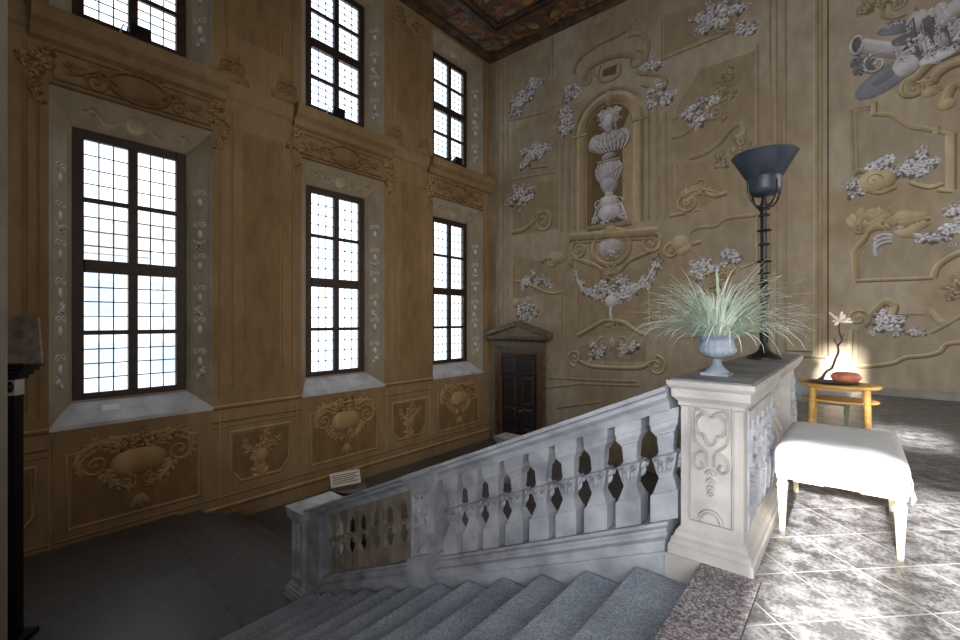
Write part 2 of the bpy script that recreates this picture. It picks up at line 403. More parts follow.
    def cluster(s, u, v, ru, rv, n=14, r=.1, pal='lav', seed=1, h=.035, leaves=True, rot=0):
        rnd = random.Random(seed); c, sn = math.cos(rot), math.sin(rot)
        pts = []; ru *= 1.12; rv *= 1.12; r *= 1.18
        for k in range(n):
            a = rnd.random()*6.28; q = math.sqrt(rnd.random())
            x, y = ru*q*math.cos(a), rv*q*math.sin(a); pts.append((u+x*c-y*sn, v+x*sn+y*c))
        if leaves:
            for (x, y) in pts:
                a = rnd.random()*6.28
                s.blob(x+r*.5*math.cos(a), y+r*.5*math.sin(a), r*.95, r*.5, a, pal, h*.4, 8, t0=-1.15)
            for k in range(n//2):
                x, y = rnd.choice(pts); a = math.atan2(y-v, x-u)+rnd.uniform(-.6, .6)
                s.spiral(x+r*1.1*math.cos(a), y+r*1.1*math.sin(a), r*.5, 1.0, rnd.random()*6.28, rnd.choice((1, -1)), r*.26, pal, h*.7, 12)
        for i, (x, y) in enumerate(pts): s.flower(x, y, r*rnd.uniform(.6, 1.15), pal, h*rnd.uniform(.8, 1.2), rnd)
BACK = lambda u, v, h: (u, YB-h, v)
WINW = lambda u, v, h: (XW+h, u, v)
def B(*px): return [bw(*p) for p in px]
def W(*px): return [ww(*p) for p in px]

# ------------------------------------------------------------------ ROOM SHELL
def S(o): o['kind'] = 'structure'; return o
# upper floor: tiles, with the speckled granite border slab at the head of the stairs
f = MB(); f.box(-.42, XR, YR, YB, -.3, 0); f.box(-.96, -.42, 3.06, YB, -.3, 0)
S(f.build('floor', M['tiles']))
f = MB(); f.box(-.74, -.425, -1.3, 3.055, -.35, .002); S(f.build('floor', M['step2'], bevel=.006))
f = MB(); f.box(-.90, XR, 3.5, YB, -2.8, -.31); f.box(-.6, XR, YR, 3.5, -2.8, -.36); f.box(-.96, -.745, 3.035, 3.5, -2.8, -.002); S(f.build('wall_under_gallery', M['pier']))
# landing
LY = 2.86
f = MB(); f.box(XW, -5.24, YR, LY, ZL-.3, ZL); f.box(-5.825, -5.24, LY, 2.92, ZL-.3, ZL); f.box(XW, XW+.1, LY, 3.95, ZL-.7, ZL-.3); S(f.build('floor', M['slabs']))
f = MB(); f.box(XW, -.9, 3.95, YB, -2.9, -2.53); S(f.build('floor', M['slabs']))
lst = empty('landing_steps', (-7.5, 3.3, -2.53), 'three wide dark stone steps going down behind the lower balustrade pedestal', 'steps')
for i in range(3):
    s_ = MB(); s_.box(XW+.1, -5.83, LY+.004+.36*i, 3.945 if i == 2 else LY+.36*(i+1), -2.85, ZL-.001-.15*i)
    s_.build('step', M['slabs'], lst, bevel=.01)

# window openings
HW, SP, DP = 1.17, .33, .415
LO = (-.19, 5.2, .143, 4.765)      # z bottom, z top, inner z bottom, inner z top
HI = (6.35, 10.24, 6.62, 9.9)
def splay(mb, yc, o):
    a = [(XW, yc-HW, o[0]), (XW, yc+HW, o[0]), (XW, yc+HW, o[1]), (XW, yc-HW, o[1])]
    b = [(XW-DP, yc-HW+SP, o[2]), (XW-DP, yc+HW-SP, o[2]), (XW-DP, yc+HW-SP, o[3]), (XW-DP, yc-HW+SP, o[3])]
    c = [(XW-.7, p[1], p[2]) for p in b]
    mb.add(a+b+c, [(1, 2, 6, 5), (2, 3, 7, 6), (3, 0, 4, 7), (0, 1, 5, 4)] + [(4+i, 4+(i+1) % 4, 8+(i+1) % 4, 8+i) for i in range(4)])
# wall face as a grid of quads minus the holes, on both sides
ys = sorted({YR, YB+.3, *[yc+s*HW for yc in WINC for s in (-1, 1)]})
zs = [-2.9, LO[0], LO[1], HI[0], HI[1], ZC+.3]
wl = MB()
for i in range(len(ys)-1):
    for j in range(len(zs)-1):
        ym = (ys[i]+ys[i+1])/2
        if j in (1, 3) and any(abs(ym-yc) < HW for yc in WINC): continue
        wl.add([(XW, ys[i], zs[j]), (XW, ys[i+1], zs[j]), (XW, ys[i+1], zs[j+1]), (XW, ys[i], zs[j+1])], [(0, 1, 2, 3)])
ys2 = sorted({YR, YB+.3, *[yc+s*(HW-SP) for yc in WINC for s in (-1, 1)]}); zs2 = [-2.9, LO[2], LO[3], HI[2], HI[3], ZC+.3]
for i in range(len(ys2)-1):
    for j in range(len(zs2)-1):
        ym = (ys2[i]+ys2[i+1])/2
        if j in (1, 3) and any(abs(ym-yc) < HW for yc in WINC): continue
        wl.add([(XW-.7, ys2[i], zs2[j]), (XW-.7, ys2[i+1], zs2[j]), (XW-.7, ys2[i+1], zs2[j+1]), (XW-.7, ys2[i], zs2[j+1])], [(0, 1, 2, 3)])
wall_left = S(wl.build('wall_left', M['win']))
for yc in WINC:
    for o in (LO, HI):
        m_ = MB(); splay(m_, yc, o); m_.build('window_reveal', M['reveal'], wall_left, label='pale painted splayed window reveal')
m_ = MB(); m_.box(XW-.7, XR, YB, YB+.3, -2.9, ZC+.3); wall_back = S(m_.build('wall_back', M['back']))
m_ = MB()
for a, b, c, d in ((YR, 6.5, -2.9, ZC+.3), (9.5, YB+.3, -2.9, ZC+.3), (6.5, 9.5, -2.9, 1.9), (6.5, 9.5, 5.3, ZC+.3)): m_.box(XR, XR+.3, a, b, c, d)  # gap added in the right wall for the side fill lamp
S(m_.build('wall_right', M['back']))
# rear wall behind the camera, with window openings that let sun and sky in
def holes(mb, us, vs, solid, y0, y1):
    for i in range(len(us)-1):
        for j in range(len(vs)-1):
            if solid(.5*(us[i]+us[i+1]), .5*(vs[j]+vs[j+1])): mb.box(us[i], us[i+1], y0, y1, vs[j], vs[j+1])
OP = [(-.28, 1.9, 1.15, 3.18), (.35, 1.05, 3.9, 4.3), (-.26, .24, 5.45, 6.45), (-3.9, -1.9, 1.2, 4.6), (2.6, 4.3, 1.15, 4.4)]
us = sorted({-10.4, XR+.3, *[v for o in OP for v in o[:2]]}); vs = sorted({-2.9, ZC+.3, *[v for o in OP for v in o[2:]]})
m_ = MB(); holes(m_, us, vs, lambda u, v: not any(o[0] < u < o[1] and o[2] < v < o[3] for o in OP), YR-.06, YR)
wall_rear = S(m_.build('wall_front', M['back']))
m_ = MB()
m_.box(.27, .40, YR-.05, YR-.01, 1.15, 3.18); m_.box(1.1, 1.2, YR-.05, YR-.01, 1.15, 3.18)
for z in (2.05, 2.385, 2.72): m_.box(-.28, 1.9, YR-.05, YR-.02, z, z+.028)
m_.build('window_bars', M['frame'], wall_rear)
# pier at the left edge of the picture
m_ = MB(); m_.box(-6.35, -6.03, -1.3, .425, ZL, ZC); S(m_.build('wall_pier', M['pier'], bevel=.01))
m_ = MB(); m_.box(-6.03, -.6, -1.6, -1.32, -2.5, ZC); S(m_.build('wall_light_block', M['pier']))  # unseen wall added to keep rear light off the left side

# ceiling with painted border, cornice
m_ = MB(); m_.box(XW-.7, XR+.3, YR, YB+.3, ZC, ZC+.2); ceiling = S(m_.build('ceiling', M['ceil']))
m_ = MB()
pr = [(0, 0), (0, -.16), (.06, -.16), (.10, -.1), (.22, -.06), (.22, 0)]
m_.sweep_y([(XW+a, ZC+b) for a, b in pr], YR, YB); S(m_.build('trim_1', M['cornice']))
m_ = MB(); m_.rings([[(x, YB-a, ZC+b) for a, b in pr] for x in (XW, XR)]); S(m_.build('trim_2', M['cornice']))
m_ = MB()
for d, w_ in ((1.0, .16), (1.3, .06)):
    m_.box(XW+d, XW+d+w_, YR, YB-d-w_, ZC-.07, ZC-.001); m_.box(XW+d, XR, YB-d-w_, YB-d, ZC-.07, ZC-.001)
m_.build('border_moulding', M['cornice'], ceiling)
CE = ORN(lambda u, v, h: (u, v, ZC-h))
rnd = random.Random(5)
for k in range(70):
    side = rnd.random() < .5
    u, v = (XW+rnd.uniform(.3, .95), rnd.uniform(5, 12)) if side else (rnd.uniform(-9.5, -3), YB-rnd.uniform(.3, .95))
    pc = rnd.choice([(lin(160, 110, 70), lin(120, 66, 46), lin(50, 28, 22)), (lin(120, 122, 108), lin(86, 84, 72), lin(44, 40, 34)), (lin(170, 140, 90), lin(120, 90, 52), lin(50, 34, 22))])
    CE.blob(u, v, rnd.uniform(.08, .3), rnd.uniform(.06, .16), rnd.random()*3, pc, .03)
for k in range(60):
    u, v = rnd.uniform(-8.2, -4), rnd.uniform(6.5, 10.8)
    pc = rnd.choice([(lin(176, 126, 76), lin(140, 88, 44), lin(60, 34, 22)), (lin(150, 130, 110), lin(106, 84, 66), lin(50, 38, 30)), (lin(110, 60, 50), lin(80, 44, 36), lin(40, 22, 18))])
    CE.blob(u, v, rnd.uniform(.12, .5), rnd.uniform(.08, .28), rnd.random()*3, pc, .04)
CE.build('painted_figures', M['paint'], ceiling, smooth=True, col=True, kind='stuff')

# ------------------------------------------------------------------ WINDOWS
def window(n, yc, o, style):
    g = empty('window_%d' % n, (XW-.5, yc, o[2]), kind='structure')
    y0, y1, z0, z1 = yc-HW+SP, yc+HW-SP, o[2], o[3]
    X0, X1 = XW-.52, XW-.43
    fw, fb = .16, .12
    m = MB(); m.box(X0, X1, y0, y0+fw, z0, z1); m.box(X0, X1, y1-fw, y1, z0, z1)
    m.box(X0, X1, y0+fw, y1-fw, z0, z0+fb); m.box(X0, X1, y0+fw, y1-fw, z1-fw, z1)
    m.build('window_frame', M['frame'], g, bevel=.008)
    m = MB(); m.box(X0+.01, X1+.02, yc-.07, yc+.07, z0+fb, z1-fw); m.build('mullion', M['frame'], g, bevel=.008)
    zm = z0+(z1-z0)*.5
    m = MB(); m.box(X0, X1+.03, y0+fw, y1-fw, zm-.12, zm+.10); m.build('transom', M['frame'], g, bevel=.01)
    rows = []
    for b, t in ((z0+fb, zm-.12), (zm+.10, z1-fw)):
        c_ = (b+t)/2; rows += [(b, c_-.035), (c_+.035, t)]
        m = MB(); m.box(X0+.02, X1-.01, y0+fw, y1-fw, c_-.04, c_+.04); m.build('glazing_bar', M['frame'], g)
    nx, nz = (3, 4)
    th = .010 if style == 'clear' else .0085
    for (b, t) in rows:
        for (a, c_) in ((y0+fw, yc-.07), (yc+.07, y1-fw)):
            m = MB(); m.box(XW-.482, XW-.478, a+.001, c_-.001, b+.001, t-.001); pane = m.build('pane', M['glass'], g)
            m = MB()
            for i in range(1, nx): yy = a+(c_-a)*i/nx; m.box(XW-.478, XW-.470, yy-th, yy+th, b, t)
            for j in range(1, nz): zz = b+(t-b)*j/nz; m.box(XW-.478, XW-.470, a, c_, zz-th, zz+th)
            if style != 'clear':
                for i in range(1, nx):
                    for j in range(1, nz):
                        yy = a+(c_-a)*i/nx; zz = b+(t-b)*j/nz; m.box(XW-.479, XW-.466, yy-.018, yy+.018, zz-.018, zz+.018)
            l = m.build('lead_came', M['lead'], pane); l.location = (0, 0, 0)
    # stone sill (flush slope of the opening)
    m = MB()
    a = .012
    m.add([(XW+.03, yc-HW+.0, o[0]+a), (XW+.03, yc+HW, o[0]+a), (XW-DP-.02, yc+HW-SP, o[2]+a), (XW-DP-.02, yc-HW+SP, o[2]+a),
           (XW+.03, yc-HW, o[0]-.05), (XW+.03, yc+HW, o[0]-.05), (XW-DP-.02, yc+HW-SP, o[0]-.05), (XW-DP-.02, yc-HW+SP, o[0]-.05)],
          [(0, 1, 2, 3), (4, 7, 6, 5), (0, 4, 5, 1), (1, 5, 6, 2), (2, 6, 7, 3), (3, 7, 4, 0)])
    m.build('window_sill', M['sill'], g)
    return g
for i, yc in enumerate(WINC):
    window(i+1, yc, LO, 'clear' if i == 0 else 'lead'); window(i+4, yc, HI, 'clear' if i == 0 else 'lead')

# pale building across the court, seen through the leftmost lower window
bd = empty('building', (-34, 0, -6), 'pale rendered building seen through the leftmost lower window', 'building')
m = MB(); m.box(-40, -34, -12, 11, -8, 5.4); m.build('wall', M['facade'], bd)
m = MB(); m.rings([[(x, y, z) for x, z in ((-40.4, 5.4), (-33.5, 5.4), (-37, 8.0))] for y in (-12.4, 11.4)]); m.build('roof', M['froof'], bd)
for i in range(7):
    for j in range(3):
        m = MB(); y = -10+i*3.1; z = -5.5+j*3.7; m.box(-34.0, -33.94, y, y+1.3, z, z+2.0); m.build('window', M['fwin'], bd)

# ------------------------------------------------------------------ WINDOW WALL DECORATION
# real cornices above the lower windows and at the ledges of the upper ones
def ledge(yc, nm):
    m = MB(); y0, y1 = yc-HW-.22, yc+HW+.22
    if yc > 10: y1 = YB-.02
    pr = [(0, 5.84), (.10, 5.88), (.12, 6.02), (.24, 6.10), (.28, 6.24), (.28, 6.30), (0, 6.34)]
    m.sweep_y([(XW+a, b) for a, b in pr], y0, y1)
    return S(m.build('trim_%d' % (nm+3), M['win']))
for i, yc in enumerate(WINC): ledge(yc, i)
m = MB()
for a, b in ((YR, WINC[0]-HW-.22), (WINC[0]+HW+.22, WINC[1]-HW-.22), (WINC[1]+HW+.22, WINC[2]-HW-.22)):
    m.sweep_y([(XW, 5.95), (XW+.06, 6.0), (XW+.12, 6.22), (XW+.12, 6.28), (XW, 6.3)], a, b)
S(m.build('trim_6', M['win']))
# shell keystones and scrolls on the ledges, capitals under them
def wall_orn(name, fn, pal=None, **k):
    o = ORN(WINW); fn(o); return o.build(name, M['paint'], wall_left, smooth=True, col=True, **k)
for i, yc in enumerate(WINC):
    for sg in (-1, 1):
        yy = yc+sg*(HW+.36)
        if yy > YB-.2: continue
        def fcap(o, yy=yy, sg=sg):
            o.spiral(yy-.1, 6.62, .16, 1.4, R(-90), 1, .07, 'brown', .06); o.spiral(yy+.12, 6.62, .16, 1.4, R(-90), -1, .07, 'brown', .06)
            o.blob(yy, 6.86, .16, .14, 0, 'brown', .07); o.leafy([(yy-.25, 6.36), (yy-.2, 6.5), (yy-.05, 6.75)], .12, 'brown', .05, 4)
            o.leafy([(yy+.25, 6.36), (yy+.2, 6.5), (yy+.05, 6.75)], .12, 'brown', .05, 4)
            o.blob(yy, 6.42, .3, .1, 0, 'brown', .06)
        wall_orn('scroll_finial', fcap)
        def fdrop(o, yy=yc+sg*(HW+.02)+sg*.12, sg=sg):
            o.cluster(yy, 5.5, .15, .28, 9, .09, 'bgold', int(yy*10), .05)
            o.cluster(yy, 5.08, .06, .2, 5, .06, 'bgold', int(yy*10)+1, .05)
        wall_orn('flower_drop', fdrop)
    def fpan(o, yc=yc):
        o.rib([(yc-HW+.05, 5.32), (yc+HW-.05, 5.32), (yc+HW-.05, 5.78), (yc-HW+.05, 5.78)], .06, 'dim', .02, True)
        for sg in (-1, 1):
            o.leafy([(yc+sg*.25, 5.5), (yc+sg*.55, 5.66), (yc+sg*.85, 5.5), (yc+sg*.95, 5.65)], .16, 'dim', .04, 6)
            o.spiral(yc+sg*.6, 5.45, .14, 1.3, 0, sg, .05, 'dim', .04)
        o.blob(yc, 5.55, .4, .22, 0, 'dim', .07, 16); o.rib([(yc+.44*math.cos(a/24*6.283), 5.55+.25*math.sin(a/24*6.283)) for a in range(24)], .07, 'dim', .06, True)
        o.cluster(yc, 5.82, .3, .07, 6, .07, 'dim', 3, .05)
        o.rib([(yc-HW, 5.235), (yc+HW, 5.235)], .06, 'dim', .03)
    wall_orn('frieze_cartouche', fpan)
# pilasters between the windows: raised panel outlines
def pil(y0, y1, z0, z1, pal='brown', inner=True):
    def fn(o):
        o.rib([(y0, z0), (y0, z1)], .07, pal, .035); o.rib([(y1, z0), (y1, z1)], .07, pal, .035)
        if inner:
            a, b = y0+.22, y1-.22
            o.rib([(a, z0+.35), (b, z0+.35), (b, z1-.35), (a, z1-.35)], .05, pal, .02, True)
            o.flat([(a+.03, z0+.38), (b-.03, z0+.38), (b-.03, z1-.38), (a+.03, z1-.38)], 'dim', .45)
    wall_orn('pilaster_panel', fn)
gaps = [(WINC[0]-HW-2.2, WINC[0]-HW-.12), (WINC[0]+HW+.1, WINC[1]-HW-.1), (WINC[1]+HW+.1, WINC[2]-HW-.1)]
for a, b in gaps:
    pil(a+.25, b-.15, .1, 5.75); pil(a+.15, b-.15, 6.95, 10.1)
    def f2(o, a=a, b=b):
        o.rib([(a+.02, .0), (a+.02, 5.0)], .04, 'brown', .02); o.rib([(b-.0, .0), (b-.0, 5.0)], .04, 'brown', .02)
    wall_orn('wall_strip', f2)
    def f3(o, a=a, b=b):
        c = (a+b)/2; o.cluster(c, 9.95, .35, .14, 9, .1, 'brown', int(a*7), .05)
        for sg in (-1, 1): o.spiral(c+sg*.5, 9.9, .2, 1.3, R(90), sg, .07, 'brown', .05)
    wall_orn('capital', f3)
def fcw(o):
    o.rib([(YB-.14, 0), (YB-.14, 10.2)], .08, 'brown', .04)
wall_orn('corner_strip', fcw)
# dado: string mouldings and panels with cartouches
def fdado(o):
    for a, b in ((YR, WINC[0]-HW), (WINC[0]+HW, WINC[1]-HW), (WINC[1]+HW, WINC[2]-HW)):
        o.rib([(a, -.22), (b, -.22)], .09, 'bgold', .04)
    for a, b in ((YR, WINC[0]-HW), (WINC[0]+HW, WINC[1]-HW), (WINC[1]+HW, WINC[2]-HW)):
        o.rib([(a, -.5), (b, -.5)], .06, 'brown', .03); o.rib([(a, -.62), (b, -.62)], .03, 'brown', .02)
    o.rib([(YR, -2.22), (YB, -2.22)], .10, 'bgold', .05); o.rib([(YR, -2.0), (YB, -2.0)], .05, 'brown', .03)
wall_orn('dado_moulding', fdado)
def cart(o, c, zt, k, pal):
    # shell shaped cartouche with fruit and side scrolls
    for i in range(14):
        a = R(200+i*140/13); o.blob(c+.33*k*math.cos(a)*.8, zt-.45*k+.2*k*math.sin(a), .13*k, .05*k, a, pal, .04, 8, t0=-.2)
    o.blob(c, zt-.5*k, .42*k, .25*k, 0, pal, .09, 18, t0=.25)
    o.cluster(c, zt-.13*k, .42*k, .12*k, 12, .09*k, pal, int(c*9)+3, .06)
    for sg in (-1, 1):
        o.leafy([(c+sg*.3*k, zt-.2*k), (c+sg*.6*k, zt-.1*k), (c+sg*.85*k, zt-.3*k), (c+sg*.8*k, zt-.6*k)], .16*k, pal, .05, 7)
        o.spiral(c+sg*.62*k, zt-.45*k, .2*k, 1.5, R(90), -sg, .08*k, pal, .06)
        o.leafy([(c+sg*.5*k, zt-.62*k), (c+sg*.35*k, zt-.85*k), (c+sg*.08*k, zt-.98*k)], .14*k, pal, .05, 5)
        o.spiral(c+sg*.17*k, zt-.86*k, .12*k, 1.4, R(90), sg, .05*k, pal, .06)
    for a in (-60, -90, -120):
        o.blob(c+.16*k*math.cos(R(a)), zt-1.05*k+.2*k*math.sin(R(a)), .15*k, .05*k, R(a), pal, .05)
for i, yc in enumerate(WINC):
    def f4(o, yc=yc):
        o.rib([(yc-.95, -1.85), (yc+.95, -1.85), (yc+.95, -.65), (yc+.55, -.65), (yc+.45, -.5), (yc-.45, -.5), (yc-.55, -.65), (yc-.95, -.65)], .07, 'bgold', .03, True)
        o.flat([(yc-.9, -1.8), (yc+.9, -1.8), (yc+.9, -.7), (yc-.9, -.7)], 'brown', -.35)
    wall_orn('dado_panel', f4)
    wall_orn('shell_cartouche', lambda o, yc=yc: cart(o, yc, -.45, .98, 'bgold'), label='painted shell cartouche heaped with fruit')
for c in (.35, 4.42, 8.56, 12.0):
    if c > 11.5: continue
    def f5(o, c=c):
        o.rib([(c-.62, -1.5), (c-.42, -1.78), (c+.42, -1.78), (c+.62, -1.5), (c+.62, -.75), (c-.62, -.75)], .07, 'bgold', .03, True)
        o.flat([(c-.58, -1.5), (c-.4, -1.73), (c+.4, -1.73), (c+.58, -1.5), (c+.58, -.8), (c-.58, -.8)], 'brown', -.45)
        o.leafy([(c, -1.75), (c-.1, -1.4), (c, -1.1), (c+.15, -.8)], .18, 'bgold', .06, 7)
        o.leafy([(c, -1.3), (c-.3, -1.15), (c-.35, -.9)], .12, 'bgold', .05, 5); o.leafy([(c, -1.3), (c+.3, -1.1), (c+.42, -.95)], .12, 'bgold', .05, 5)
        o.cluster(c, -1.05, .22, .2, 7, .09, 'bgold', int(c*5), .06); o.blob(c, -1.35, .16, .2, 0, 'bgold', .08)
        for sg in (-1, 1): o.rib([(c+sg*.8, -2.1), (c+sg*.8, -.35)], .05, 'bgold', .03)
    wall_orn('bouquet_panel', f5, label='small painted bouquet in a shaped panel')
# ornament on the jambs and heads of the reveals
for i, yc in enumerate(WINC):
    for zz0, zz1, o_ in ((LO[0], LO[1], LO), (HI[0], HI[1], HI)):
        L_ = math.hypot(DP, SP)
        def jamb(u, v, h, yc=yc):      # u 0..L along the splay, v = z
            t = u/L_; return (XW-DP*t+h*.62, yc+HW-SP*t-h*.78, v)
        def jambl(u, v, h, yc=yc):
            t = u/L_; return (XW-DP*t+h*.62, yc-HW+SP*t+h*.78, v)
        for fnj in (jamb, jambl):
            if i and fnj is jambl: continue
            o = ORN(fnj)
            zb, zt = o_[2]+.25, o_[3]-.1
            o.rib([(.08, zb), (.08, zt), (L_-.1, zt), (L_-.1, zb)], .025, 'sky', .006, True)
            z = zb+.3; k = 0
            while z < zt-.3:
                o.blob(L_/2-.01, z, .05, .11, 0, 'lav', .015, t0=-.3)
                o.spiral(L_/2-.07, z+.2, .06, 1.2, 0, 1, .025, 'lav', .01); o.spiral(L_/2+.06, z+.2, .06, 1.2, R(180), -1, .025, 'lav', .01)
                if k % 2 == 0: o.cluster(L_/2, z-.18, .07, .1, 4, .05, 'lav', k, .012)
                z += .62; k += 1
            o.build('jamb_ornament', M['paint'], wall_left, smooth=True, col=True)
    def head(u, v, h, yc=yc):      # v 0..1 across the head
        return (XW-DP*v+h*.6, yc+u, LO[1]+(LO[3]-LO[1])*v-h*.7)
    def head2(u, v, h, yc=yc): return (XW-DP*v+h*.6, yc+u, HI[1]+(HI[3]-HI[1])*v-h*.7)
    for hf in (head, head2):
        o = ORN(hf); o.blob(0, .5, .16, .3, 0, 'pale', .02); o.spiral(-.05, .5, .07, 1.3, 0, 1, .03, 'pale', .03)
        for sg in (-1, 1):
            o.leafy([(sg*.2, .5), (sg*.4, .7), (sg*.6, .4), (sg*.75, .6)], .09, 'pale', .015, 6)
            o.cluster(sg*.7, .45, .1, .2, 4, .08, 'pale', 4, .015)
        o.build('head_ornament', M['paint'], wall_left, smooth=True, col=True)

# ------------------------------------------------------------------ BACK WALL PAINTING
def bo(name, fn, label=None, hs=.42):
    o = ORN(BACK, hs); fn(o)
    k = {'label': label} if label else {}
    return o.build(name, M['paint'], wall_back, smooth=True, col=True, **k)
def line(o, px, w=.07, pal='pale', h=.02, closed=False, smooth=0):
    P = B(*px)
    if smooth: P = cr(P, smooth, closed)
    o.rib(P, w, pal, h, closed)
# niche
def niche(o):
    xc, zc = bw(609, 120); xl = bw(587, 120)[0]; xr = bw(632, 120)[0]; xc = (xl+xr)/2; r = (xr-xl)/2
    zb = bw(609, 226)[1]; zs_ = bw(609, 128)[1]
    arch = [(xr, zb)]+[(xc+r*math.cos(R(a)), zs_+r*1.0*math.sin(R(a))) for a in range(0, 181, 9)]+[(xl, zb)]
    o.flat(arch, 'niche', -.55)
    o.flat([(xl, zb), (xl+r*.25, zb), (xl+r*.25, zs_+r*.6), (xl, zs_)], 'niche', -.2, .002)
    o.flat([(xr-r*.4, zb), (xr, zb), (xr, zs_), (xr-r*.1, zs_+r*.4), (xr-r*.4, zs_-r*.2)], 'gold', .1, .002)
    for w_, off, pal in ((.3, .17, 'gold'), (.12, .42, 'pale')):
        rr = r+off
        o.rib([(xr+off, zb)]+[(xc+rr*math.cos(R(a)), zs_+rr*math.sin(R(a))) for a in range(0, 181, 6)]+[(xl-off, zb)], w_, pal, .05, flip=-1)
    for sg, x in ((-1, xl), (1, xr)):
        o.rib([(x+sg*.0, zs_), (x+sg*.48, zs_)], .1, 'gold', .07)
        o.rib([(x+sg*.62, zb-.02), (x+sg*.62, zs_+.5)], .16, 'pale', .04); o.rib([(x+sg*.86, zb), (x+sg*.86, zs_+.0)], .14, 'pale', .03)
    o.blob(xc, zs_+r+.17, .12, .25, 0, 'gold', .1)
    # pediment scrolls over the arch
    line(o, [(585, 88), (583, 78), (592, 66), (607, 58), (622, 54), (633, 55), (640, 60), (634, 66)], .22, 'pale', .06, smooth=6)
    line(o, [(573, 75), (577, 62), (590, 50), (603, 42), (616, 36), (626, 30)], .14, 'pale', .05, smooth=6)
    line(o, [(645, 62), (648, 45), (640, 34), (628, 36)], .14, 'pale', .05, smooth=6)
    line(o, [(600, 66), (598, 76), (604, 82), (618, 76), (620, 64)], .1, 'pale', .04, smooth=6)
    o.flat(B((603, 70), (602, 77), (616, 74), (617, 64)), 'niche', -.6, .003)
    o.leafy(cr(B((598, 26), (604, 18), (612, 20)), 4), .16, 'pale', .05, 5); o.leafy(cr(B((628, 30), (634, 22), (638, 32)), 4), .16, 'pale', .05, 5)
    o.spiral(*bw(636, 60), .22, 1.5, R(90), -1, .09, 'pale', .06); o.spiral(*bw(588, 80), .2, 1.5, R(0), 1, .08, 'pale', .06)
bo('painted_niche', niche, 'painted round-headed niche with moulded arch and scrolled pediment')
def bust(o):
    c = bw(609, 118)
    u = c[0]
    z = lambda y: bw(609, y)[1]
    for k in range(-2, 3): o.leafy([(u+k*.08, z(116)), (u+k*.13, z(111)), (u+k*.17+.02, z(107)-abs(k)*.1)], .12, 'lav', .06, 3)
    o.blob(u, z(123), .2, .28, 0, 'lav', .12, 16, t0=-.1); o.blob(u+.1, z(123), .1, .24, 0, 'lav', .11, 12, t0=-.8)
    for dx_ in (-.07, .06): o.blob(u+dx_, z(122), .03, .018, 0, 'lav', .14, 8, t0=-1.1)
    o.blob(u-.01, z(124), .02, .05, 0, 'lav', .15, 8, t0=.4); o.blob(u, z(126.6), .04, .014, 0, 'lav', .14, 8, t0=-1)
    for sg in (-1, 1): o.cluster(u+sg*.2, z(121), .07, .24, 7, .07, 'lav', 8+sg, .09)
    o.blob(u, z(131), .1, .14, 0, 'lav', .1, 12, t0=-.5)
    o.blob(u, z(142), .6, .32, 0, 'lav', .09, 20, t0=-.5)
    for sg in (-1, 1): o.blob(u+sg*.42, z(140), .2, .26, sg*.5, 'lav', .12, 14, t0=-.1-.3*(sg > 0))
    for k in range(9):
        a_ = -.56+k*.14; line_ = cr([(u+a_*.55, z(133)), (u+a_*.95+.04, z(142)), (u+a_*.6+.1, z(152))], 6); o.rib(line_, .07, 'lav', .16, taper=lambda t: .5+math.sin(t*3.1)*.7)
    o.rib(cr([(u-.5, z(138)), (u-.1, z(148)), (u+.5, z(139))], 8), .09, 'lav', .19); o.rib(cr([(u-.42, z(134)), (u, z(141)), (u+.4, z(134))], 8), .06, 'lav', .18)
    o.blob(u, z(157), .24, .14, 0, 'lav', .1, t0=-.8); o.rib([(u-.34, z(161)), (u+.34, z(161))], .08, 'lav', .12)
    o.blob(u, z(172), .42, .38, 0, 'lav', .11, 20, t0=-.25); o.blob(u, z(183), .27, .34, 0, 'lav', .1, 14, t0=-.3)
    for k in range(7):
        a_ = -.36+k*.12; o.rib(cr([(u+a_*.8, z(163)), (u+a_*1.05, z(172)), (u+a_*.55, z(184)), (u+a_*.25, z(192))], 6), .055, 'lav', .15, taper=lambda t: 1-.5*t)
    o.rib(cr([(u-.4, z(168)), (u-.1, z(176)), (u+.4, z(168))], 8), .07, 'lav', .17)
    o.blob(u, z(194), .13, .1, 0, 'lav', .1)
    o.blob(u, z(201), .3, .18, 0, 'lav', .1); o.spiral(u-.3, z(204), .14, 1.4, 0, 1, .06, 'lav', .1); o.spiral(u+.3, z(204), .14, 1.4, R(180), -1, .06, 'lav', .1)
    o.blob(u, z(212), .36, .26, 0, 'lav', .13, 16); o.rib([(u-.5, z(222)), (u-.35, z(206)), (u+.35, z(206)), (u+.5, z(222))], .1, 'lav', .1)
    o.cluster(u, z(218), .5, .1, 9, .1, 'lav', 9, .1); o.rib([(u-.66, z(226)), (u+.66, z(226))], .16, 'pale', .1)
bo('painted_bust', bust, 'grey-lilac painted bust on a vase inside the niche')
